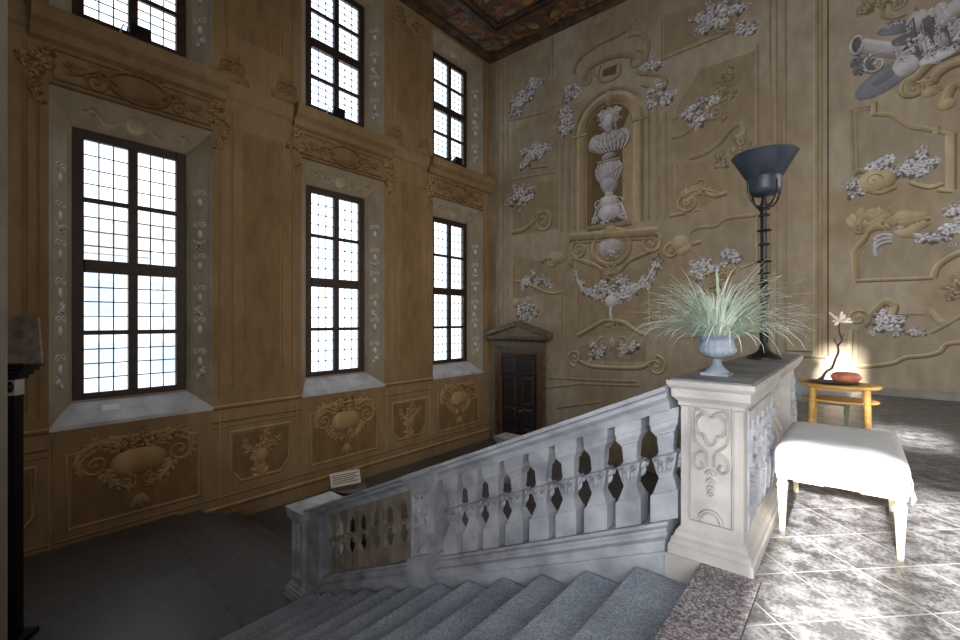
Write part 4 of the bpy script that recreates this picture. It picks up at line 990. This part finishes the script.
# ------------------------------------------------------------------ DOOR
dx0, dx1 = bw(499.5, 345)[0], bw(543.5, 348)[0]
dr = empty('door_1', ((dx0+dx1)/2, YB, -2.53), kind='structure')
zt = bw(520, 349)[1]; zb = -2.53; Y = YB
m = MB(); m.box(dx0, dx0+.17, Y-.14, Y, zb, zt); m.box(dx1-.17, dx1, Y-.14, Y, zb, zt); m.box(dx0+.17, dx1-.17, Y-.14, Y, zt-.17, zt); m.build('door_frame', M['doorf'], dr, bevel=.02)
m = MB(); m.box(dx0-.12, dx0, Y-.1, Y, zb, zt+.05); m.box(dx1, dx1+.12, Y-.1, Y, zb, zt+.05); m.box(dx0-.12, dx1+.12, Y-.12, Y, zt+.05, zt+.25); m.build('door_surround', M['doorc'], dr, bevel=.02)
mid = (dx0+dx1)/2
for a, b in ((dx0+.17, mid-.004), (mid+.004, dx1-.17)):
    m = MB(); m.box(a, b, Y-.08, Y, zb, zt-.17); leaf = m.build('door_leaf', M['doorw'], dr)
    hgt = zt-.17-zb; m = MB()
    for p0, p1 in ((.05, .2), (.24, .42), (.46, .76), (.80, .96)):
        za, zb_ = zb+hgt*p0, zb+hgt*p1
        m.rings([[(x, Y-y, z) for x, z in ((a+.1+e, za+e), (b-.1-e, za+e), (b-.1-e, zb_-e), (a+.1+e, zb_-e))] for e, y in ((0, .081), (.012, .11), (.04, .095), (.07, .12))])
    pn = m.build('door_panels', M['doorw'], leaf); pn.location = (0, 0, 0)
m = MB(); m.ball((mid+.08, Y-.16, -1.4), .04); m.build('door_knob', M['brass'], dr, smooth=True)
c0, c1 = dx0-.35, dx1+.35
m = MB(); zc_ = zt+.25
m.rings([[(x, y, z) for x, y, z in ((c0+e, Y-.34+e, zc_+h), (c1-e, Y-.34+e, zc_+h), (c1-e, Y, zc_+h), (c0+e, Y, zc_+h))] for e, h in ((.16, 0), (.1, .05), (.02, .09), (0, .17))])
ap = bw(516, 321)[1]; mx_ = (c0+c1)/2
for sg in (0, 1):
    e = c0 if sg == 0 else c1
    V = [(e, zc_+.17), (mx_, ap-.16), (mx_, ap), (e, zc_+.3)]
    m.rings([[(x, y, z) for x, z in V] for y in (Y-.36, Y)])
m.build('pediment', M['doorc'], dr)
m = MB(); m.rings([[(x, y, z) for x, z in ((c0+.1, zc_+.17), (c1-.1, zc_+.17), (mx_, ap-.12))] for y in (Y-.1, Y)]); m.build('tympanum', M['back'], dr)

# ------------------------------------------------------------------ URN WITH GRASS
ux, uy, uz = -.745, 3.46, 1.128
ur = empty('planted_urn', (ux, uy, uz), 'fluted blue-grey urn with long pale green striped grass on the pedestal', 'potted plant')
m = MB(); m.sqlathe(ux, uy, [(.085, 0), (.085, .018)], uz)
m.lathe(ux, uy, [(.078, .018), (.074, .028), (.05, .05), (.032, .075), (.028, .095), (.034, .105), (.034, .112)], 24, uz); m.build('urn_foot', M['lead_urn'], ur, smooth=True)
m = MB(); seg = 96; prof = [(.03, .112), (.075, .125), (.108, .15), (.118, .175), (.112, .195), (.104, .205), (.104, .24), (.12, .258), (.132, .268), (.13, .275), (.112, .268), (.1, .22), (.0, .21)]
rgs = []
for i, (r_, z) in enumerate(prof):
    fl = .055 if i in (1, 2, 3, 4, 5) else 0
    rgs.append([(ux+r_*(1+fl*abs(math.sin(10*2*math.pi*j/seg)))*math.cos(2*math.pi*j/seg), uy+r_*(1+fl*abs(math.sin(10*2*math.pi*j/seg)))*math.sin(2*math.pi*j/seg), uz+z) for j in range(seg)])
m.rings(rgs); m.build('urn_bowl', M['lead_urn'], ur, smooth=True)
m = MB(); rnd = random.Random(11)
for k in range(470):
    a = rnd.random()*6.283; r0 = .08*math.sqrt(rnd.random()); L_ = rnd.uniform(.32, .62)
    el = R(rnd.uniform(22, 84)); base = Vector((ux+r0*math.cos(a), uy+r0*math.sin(a), uz+.24))
    a2 = a+rnd.uniform(-.5, .5); w_ = rnd.uniform(.005, .0095); g_ = rnd.uniform(.5, 2.3)
    hd = Vector((math.cos(a2), math.sin(a2), 0)); side = Vector((-math.sin(a2), math.cos(a2), 0)); V, C = [], []
    p = base.copy(); n = 9; ang = el
    c1_ = rnd.choice([lin(232, 238, 228), lin(214, 226, 208), lin(242, 244, 234), lin(170, 192, 166), lin(246, 246, 238)]); c2_ = rnd.choice([lin(160, 186, 160), lin(196, 214, 192), lin(230, 236, 224)])
    cv = rnd.uniform(-.4, .4)
    for i in range(n+1):
        t = i/n; ww_ = w_*(1-t**2*.9)
        up = Vector((0, 0, 1))*.0012
        V += [tuple(p+side*ww_), tuple(p+up), tuple(p-side*ww_)]; C += [c2_, c1_, c2_]
        ang = el-g_*t*t*1.0
        p = p+(hd*math.cos(ang)+Vector((0, 0, 1))*math.sin(ang)+side*cv*t)*(L_/n)
        if p.z < uz+.01: p.z = uz+.01
    Fs = []
    for i in range(n): q = i*3; Fs += [(q, q+1, q+4, q+3), (q+1, q+2, q+5, q+4)]
    m.add(V, Fs, C)
m.build('grass_foliage', M['grass'], ur, smooth=True, col=True, kind='stuff')

# ------------------------------------------------------------------ TORCHERE
tx, ty, tz = -.70, 5.2, 1.128
to_ = empty('torchere_lamp', (tx, ty, tz), 'tall ringed iron torchere with a wide blue-black bowl shade, on the parapet', 'floor lamp')
def zat(y): return 1.5+(HOR-y)/F_PX*(.64*.70+.768*5.2)
m = MB(); m.lathe(tx, ty, [(.15, 0), (.15, .02), (.09, .05), (.05, .09), (.03, .16)], 24, tz); m.build('base', M['iron'], to_, smooth=True)
m = MB(); m.lathe(tx, ty, [(.036, tz+.16), (.042, tz+.25), (.034, tz+.5), (.034, zat(212)), (.035, zat(205)), (.02, zat(196))], 16); m.build('pole', M['iron'], to_, smooth=True)
for y in (209, 215.5, 230.5, 244.5, 261.5, 273.5, 284, 296, 310, 325):
    zz = zat(y); m = MB(); k = 1.25 if y in (230.5, 261.5) else 1
    m.lathe(tx, ty, [(.03, zz-.016), (.05*k, zz-.006), (.053*k, zz), (.05*k, zz+.006), (.03, zz+.016)], 20); m.build('ring', M['iron'], to_, smooth=True)
m = MB(); a = zat(196)
m.lathe(tx, ty, [(.03, a), (.085, a+.005), (.135, a+.03), (.148, a+.06), (.148, zat(178)), (.160, zat(177.5)), (.272, zat(157)), (.284, zat(155.5)), (.278, zat(155)), (.262, zat(157)), (.15, zat(175)), (.0, zat(175)-.02)], 40); m.build('lamp_shade', M['slate'], to_, smooth=True)
for k in range(4):
    an = R(45+90*k); c, s_ = math.cos(an), math.sin(an)
    m = MB(); m.tube([(tx+c*r_, ty+s_*r_, z) for r_, z in ((.03, zat(206)), (.09, zat(206)), (.14, zat(200)), (.17, zat(191)), (.165, zat(184)))], .009, 6); m.build('bracket', M['iron'], to_, smooth=True)

# ------------------------------------------------------------------ BENCHES
def bench(name, x0, x1, y0, y1, h, cm, wm, label, legh=.40, rot=0):
    cx, cy = (x0+x1)/2, (y0+y1)/2
    g = empty(name, (cx, cy, 0), label, 'bench')
    m = MB(); f_ = .05
    m.box(x0+.02, x1-.02, y0+.02, y0+.06, legh-.02, legh+.045); m.box(x0+.02, x1-.02, y1-.06, y1-.02, legh-.02, legh+.045)
    m.box(x0+.02, x0+.06, y0+.06, y1-.06, legh-.02, legh+.045); m.box(x1-.06, x1-.02, y0+.06, y1-.06, legh-.02, legh+.045)
    m.build('seat_frame', wm, g, bevel=.006)
    for sx, sy in ((0, 0), (1, 0), (0, 1), (1, 1)):
        lx = x1-.045 if sx else x0+.045; ly = y1-.045 if sy else y0+.045
        m = MB(); m.sqlathe(lx, ly, [(.014, 0), (.016, .01), (.030, legh-.09), (.034, legh-.06), (.026, legh-.05), (.026, legh-.03), (.034, legh-.02), (.034, legh+.046)]); m.build('leg', wm, g, bevel=.004)
    # cushion: rounded box grid with slight sag and crown
    nx, ny = 22, 22; V = []; Fs = []; zt_, zb_ = h, legh+.03; rr = .07
    def prof(t):    # 0..1 across; returns coordinate along and drop
        return t
    top = {}
    m = MB(); rgs = []
    levels = [(0, zb_-.02, 0), (.004, zb_+.02, 0), (.0, zt_-.09, 0), (.008, zt_-.05, 0), (.03, zt_-.02, 0), (.07, zt_-.004, 0), (.14, zt_+.006, 0), (.25, zt_+.014, 0)]
    for e, z, _ in levels:
        ring = []; X0, X1, Y0, Y1 = x0-.005+e, x1+.005-e, y0-.005+e, y1+.005-e; rc = max(.012, .05-e*.1); 
        for (qx, qy, a0) in ((X1-rc, Y0+rc, -90), (X1-rc, Y1-rc, 0), (X0+rc, Y1-rc, 90), (X0+rc, Y0+rc, 180)):
            for k in range(5):
                a = R(a0+k*22.5); ring.append((qx+rc*math.cos(a), qy+rc*math.sin(a), z))
            # along edge, wavy hem
            nxt = {-90: (X1, Y1-rc), 0: (X0+rc, Y1), 90: (X0, Y0+rc), 180: (X1-rc, Y0)}[a0]; cur = ring[-1]
            for k in range(1, 8):
                t = k/8; wv = .006*math.sin(t*9+qx*5) if z < zt_-.08 else 0
                ring.append((cur[0]+(nxt[0]-cur[0])*t, cur[1]+(nxt[1]-cur[1])*t, z+wv))
        rgs.append(ring)
    m.rings(rgs); m.build('cushion', cm, g, smooth=True)
    if rot: g.rotation_euler = (0, 0, rot)
    return g
b1 = bench('upholstered_bench', -.455, .255, 3.84, 4.86, .635, M['cloth'], M['cream'], 'square white linen stool on cream tapered legs, in the sun beside the pedestal')
m = MB(); m.rings([[(x, y, z) for x, y, z in ((.262, 3.87, zz), (.268, 3.87, zz), (.268+e, 3.87+.16, zz), (.262+e, 3.87+.16, zz))] for zz, e in ((.5, 0), (.40, .015), (.355, .03))])
m.build('loose_cover_flap', M['cloth'], b1)
for sx in (0, 1):
    m = MB(); xx = -.345 if sx == 0 else .02; m.box(xx, xx+.17, 3.868, 3.885, .372, .385); m.build('rail_moulding', M['cream'], b1)
bench('upholstered_bench', -.78, -.06, 7.6, 8.35, .61, M['cloth2'], M['verd'], 'pale blue-grey upholstered stool behind the oak side table')

# ------------------------------------------------------------------ SIDE TABLE AND WHAT STANDS ON IT
sx_, sy_, th_ = -.155, 6.62, .785
tb = empty('side_table', (sx_, sy_, 0), 'small honey-coloured oak table with two tiers and four round legs', 'table')
def disc(r, z0, z1, seg=12, sx=1., sy=1., rot=0): 
    return [[(sx_+rr*sx*math.cos(2*math.pi*j/seg+rot), sy_+rr*sy*math.sin(2*math.pi*j/seg+rot), z) for j in range(seg)] for rr, z in ((r-.012, z0), (r, z0+.008), (r, z1-.006), (r-.008, z1))]
m = MB(); m.rings(disc(.37, th_-.035, th_, 40, 1, .8)); m.build('table_top', M['oak'], tb)
m = MB(); m.rings(disc(.35, th_-.20, th_-.175, 40, 1, .7)); m.build('shelf', M['oak'], tb)
for i, (dx, dy) in enumerate(((-.235, -.17), (.235, -.17), (-.235, .17), (.235, .17))):
    m = MB(); m.tube([(sx_+dx*1.1, sy_+dy*1.1, 0), (sx_+dx, sy_+dy, th_-.036)], [.026, .036], 14); m.build('leg', M['oak'], tb, smooth=True)
m = MB(); m.box(sx_-.2, sx_+.2, sy_-.16, sy_-.14, th_-.075, th_-.036); m.build('apron', M['oak'], tb)
m = MB(); px_, py_ = sx_-.05, sy_-.05
rg_ = [[(px_+r_*1.5*math.cos(2*math.pi*j/32), py_+r_*math.sin(2*math.pi*j/32), th_+z) for j in range(32)] for r_, z in ((.10, .001), (.15, .012), (.17, .022), (.165, .026), (.14, .017), (.0, .012))]
m.rings(rg_); tagt(m.build('plate', M['plate'], None, smooth=True), 'oval blue-black plate on the oak side table', 'plate')
m = MB(); sxx, syy = sx_+.06, sy_-.12
m.rings([[(sxx+r_*1.42*math.cos(2*math.pi*j/28), syy+r_*.85*math.sin(2*math.pi*j/28), th_+.03+z*1.15) for j in range(28)] for r_, z in ((.05, 0), (.082, .015), (.098, .045), (.096, .065), (.078, .09), (.05, .1), (.01, .102))])
tagt(m.build('oval_stone', M['terra'], None, smooth=True), 'smooth red-brown oval stone lying on the dark plate', 'stone')
br = empty('flowering_branch', (sx_-.17, sy_-.02, th_+.02), 'crooked bare branch with one large pinkish-white blossom, standing in the plate', 'branch')
def pt(x, y, dy=0):     # real position near the table's depth
    d = ray(x, y); k = (sy_-.02+dy)/d.y; return (d.x*k, d.y*k, 1.5+d.z*k)
path = [pt(822, 379), pt(826, 372, .02), pt(832, 368, .03), pt(835, 360, .02), pt(838.5, 352), pt(838, 346, -.03), pt(842, 340, -.02), pt(840, 334), pt(839, 328), pt(839.5, 322)]
m = MB(); m.tube([tuple(v) for v in cr([Vector(p) for p in path], 4)], [.016-.010*i/36 for i in range(37)], 7)
m.tube([pt(838, 347), pt(835, 341, .02), pt(834.5, 338, .03)], [.008, .006, .004], 6); m.tube([pt(833, 367), pt(829, 366, .04)], [.008, .004], 6)
m.tube([pt(824, 376), pt(818, 379.5, -.03), pt(816, 380, -.04)], [.012, .009, .006], 6); m.tube([pt(841, 339), pt(844, 333)], [.007, .003], 6); m.build('stem', M['twig'], br, smooth=True)
fc = Vector(pt(839.5, 322)); rnd = random.Random(2)
for k, (ex, ey) in enumerate(((829, 312), (836, 316), (842, 311.5), (847, 318), (853, 322), (832, 321), (845, 314.5), (834.5, 325), (851, 318.5))):
    e = Vector(pt(ex, ey, rnd.uniform(-.08, .08))); d = e-fc; sd = d.cross(Vector((0, 1, .3))).normalized()
    rg_ = []
    for t, w_ in ((0, .006), (.3, .010), (.65, .014), (.9, .012), (1, .004)):
        c_ = fc+d*t; nn = d.cross(sd).normalized()
        rg_.append([tuple(c_+sd*w_), tuple(c_+nn*.006), tuple(c_-sd*w_), tuple(c_-nn*.006)])
    m = MB(); m.rings(rg_); m.build('petal', M['petal'], br, smooth=True)

# ------------------------------------------------------------------ LOWER HALL: HALF-ROUND CABINET WITH CARD
cx_, cy_, cz_ = -7.05, 4.75, -2.53
cb = empty('round_cabinet', (cx_, cy_, cz_), 'low dark mahogany round-fronted cabinet with pale knobs behind the lower balustrade', 'cabinet')
def hr(r, z0, z1, seg=22): return [[(cx_+r*1.0*math.cos(2*math.pi*j/seg), cy_+r*.85*math.sin(2*math.pi*j/seg), z) for j in range(seg)] for z in (z0, z1)]
m = MB(); m.rings(hr(.33, cz_+.12, cz_+1.02)); m.build('cabinet_body', M['redwood'], cb, smooth=True)
m = MB(); m.rings(hr(.38, cz_+1.021, cz_+1.06)); m.build('cabinet_top', M['redwood'], cb, smooth=True, bevel=.008)
m = MB(); m.rings(hr(.35, cz_, cz_+.119)); m.build('cabinet_base', M['dark'], cb, smooth=True)
for a in (-120, -92, -64, -36, -10):
    m = MB(); m.ball((cx_+.345*math.cos(R(a)), cy_+.30*math.sin(R(a)), cz_+.90), .035); m.build('knob', M['brass'], cb, smooth=True)
    m = MB(); x, y = cx_+.335*math.cos(R(a+14)), cy_+.29*math.sin(R(a+14)); m.box(x-.012, x+.012, y-.012, y+.012, cz_+.13, cz_+1.01); m.build('stile', M['dark'], cb)
cd = empty('notice_card', (cx_-.08, cy_, cz_+1.06), 'white printed card propped up on the round cabinet', 'sign')
m = MB(); dirx = Vector((.28, .96, 0)).normalized(); nn = Vector((-dirx.y, dirx.x, 0))
def card(u, v, h): p = Vector((cx_-.04, cy_, cz_+1.062))+dirx*u+nn*(v*.42-h)+Vector((0, 0, v*.9)); return tuple(p)
m.add([card(u, v, h) for h in (0, -.02) for u, v in ((-.27, 0), (.27, 0), (.27, .24), (-.27, .24))], [(0, 1, 2, 3), (7, 6, 5, 4), (0, 4, 5, 1), (1, 5, 6, 2), (2, 6, 7, 3), (3, 7, 4, 0)]); m.build('card', M['paper'], cd)
m = MB()
for k in range(5): m.add([card(u, v, .003) for u, v in ((-.24, .05+.035*k), (.24-.06*(k % 2), .05+.035*k), (.24-.06*(k % 2), .065+.035*k), (-.24, .065+.035*k))], [(0, 1, 2, 3)])
m.build('printed_lines', M['ink'], cd)

# ------------------------------------------------------------------ LECTERN AT THE LEFT EDGE
def at(x, y, dep): d = ray(x, y); return Vector((d.x*dep, d.y*dep, 1.5+d.z*dep))
DE = 4.95
lc = empty('slab_lectern', (*at(13, 400, DE).xy, ZL), 'blotched grey slab on a dark corbelled post at the left edge', 'lectern')
A = at(8, 363, DE); Bp = at(42, 363, DE+.05); Cp = at(38, 316, DE+.28); D_ = at(8, 316, DE+.28)
A = A+(A-Bp)*.35; D_ = D_+(D_-Cp)*.35
nv = (Bp-A).cross(D_-A).normalized()*.035
m = MB(); m.add([*[tuple(p) for p in (A, Bp, Cp, D_)], *[tuple(p-nv if nv.y < 0 else p+nv) for p in (A, Bp, Cp, D_)]], [(0, 1, 2, 3), (7, 6, 5, 4), (0, 4, 5, 1), (1, 5, 6, 2), (2, 6, 7, 3), (3, 7, 4, 0)]); m.build('slab', M['gslab'], lc, bevel=.006)
ctr = at(14, 400, DE+.12); m = MB(); ex = (Bp-A).normalized(); ey = Vector((-ex.y, ex.x, 0)).normalized(); ex.z = 0
def obox(m, c, hx, hy, z0, z1, ox=0):
    V = [tuple(Vector((c.x, c.y, z))+ex*(hx*a+ox)+ey*(hy*b)) for z in (z0, z1) for a, b in ((-1, -1), (1, -1), (1, 1), (-1, 1))]
    m.add(V, [(3, 2, 1, 0), (4, 5, 6, 7), (0, 1, 5, 4), (1, 2, 6, 5), (2, 3, 7, 6), (3, 0, 4, 7)])
zt1 = at(20, 364, DE).z
for k in range(4): obox(m, ctr, .20-.04*k, .15-.02*k, zt1-.045*(k+1), zt1-.045*k-.004)
m.build('corbel', M['black'], lc)
m = MB(); obox(m, ctr, .05, .06, ZL, zt1-.18); obox(m, ctr, .15, .14, ZL, ZL+.06); m.build('post', M['black'], lc)
m = MB(); zz = at(12, 388, DE).z; obox(m, ctr, .055, .065, zz-.095, zz+.095); m.build('white_tag', M['wire'], lc)
m = MB(); c_ = Vector((ctr.x, ctr.y, zz))+ex*.0-ey*.07; m.ball((c_.x, c_.y, c_.z), .05, 1, 1, 1.3); m.build('dark_knob', M['black'], lc, smooth=True)

# ------------------------------------------------------------------ SMALL SPOTLIGHTS ON THE LEDGES
sp_labels = ['small black floodlight on the ledge of the leftmost upper window', 'small black floodlight on the ledge of the middle upper window', 'small black floodlight on the ledge of the right upper window']
for i, (px, py) in enumerate(((140, 45), (338, 124), (458, 168))):
    d = ray(px, py); k = (XW+.14)/d.x; yy = d.y*k; zz = 6.322
    g = empty('floodlight', (XW+.14, yy, zz), sp_labels[i], 'floodlight', 'floodlights on the window ledges')
    m = MB(); m.rings([[(XW+.04+a, yy+b, zz+c) for a, b, c in ((x_, -w_, z0), (x_, w_, z0), (x_, w_, z1), (x_, -w_, z1))] for x_, w_, z0, z1 in ((0, .10, .07, .21), (.12, .14, .05, .26), (.16, .15, .045, .27))]); m.build('housing', M['black'], g, bevel=.006)
    m = MB(); m.tube([(XW+.1, yy-.17, zz+.01), (XW+.1, yy-.17, zz+.18)], .01, 6); m.tube([(XW+.1, yy+.17, zz+.01), (XW+.1, yy+.17, zz+.18)], .01, 6); m.tube([(XW+.1, yy-.17, zz+.012), (XW+.1, yy+.17, zz+.012)], .012, 6); m.build('bracket', M['black'], g)
    m = MB(); m.tube([(XW+.06, yy-.12, zz+.2), (XW+.08, yy-.22, zz+.24), (XW+.08, yy-.26, zz+.1), (XW+.08, yy-.24, zz+.01)], .012, 6); m.build('white_cable', M['wire'], g)
# paper scrap on the left sill
u, v = ww(105, 404); yy = 2.3-.35
m = MB()
for k in range(1): 
    t = .55; zs_ = LO[0]+(LO[2]-LO[0])*t+.016; xs_ = XW-DP*t; sl_ = (LO[2]-LO[0])/DP
    V = [(xs_+a, yy+b, zs_-a*sl_+c) for a, b, c in ((.05, -.14, .004), (.05, .1, .004), (.0, .14, .03), (-.05, .1, .004), (-.05, -.12, .004))]
    m.add(V+[(x, y, z-.003) for x, y, z in V], [(0, 1, 2, 3, 4), (9, 8, 7, 6, 5), (0, 5, 6, 1), (1, 6, 7, 2), (2, 7, 8, 3), (3, 8, 9, 4), (4, 9, 5, 0)])
tagt(m.build('folded_paper', M['paper']), 'small folded white paper on the sill of the leftmost lower window', 'paper')
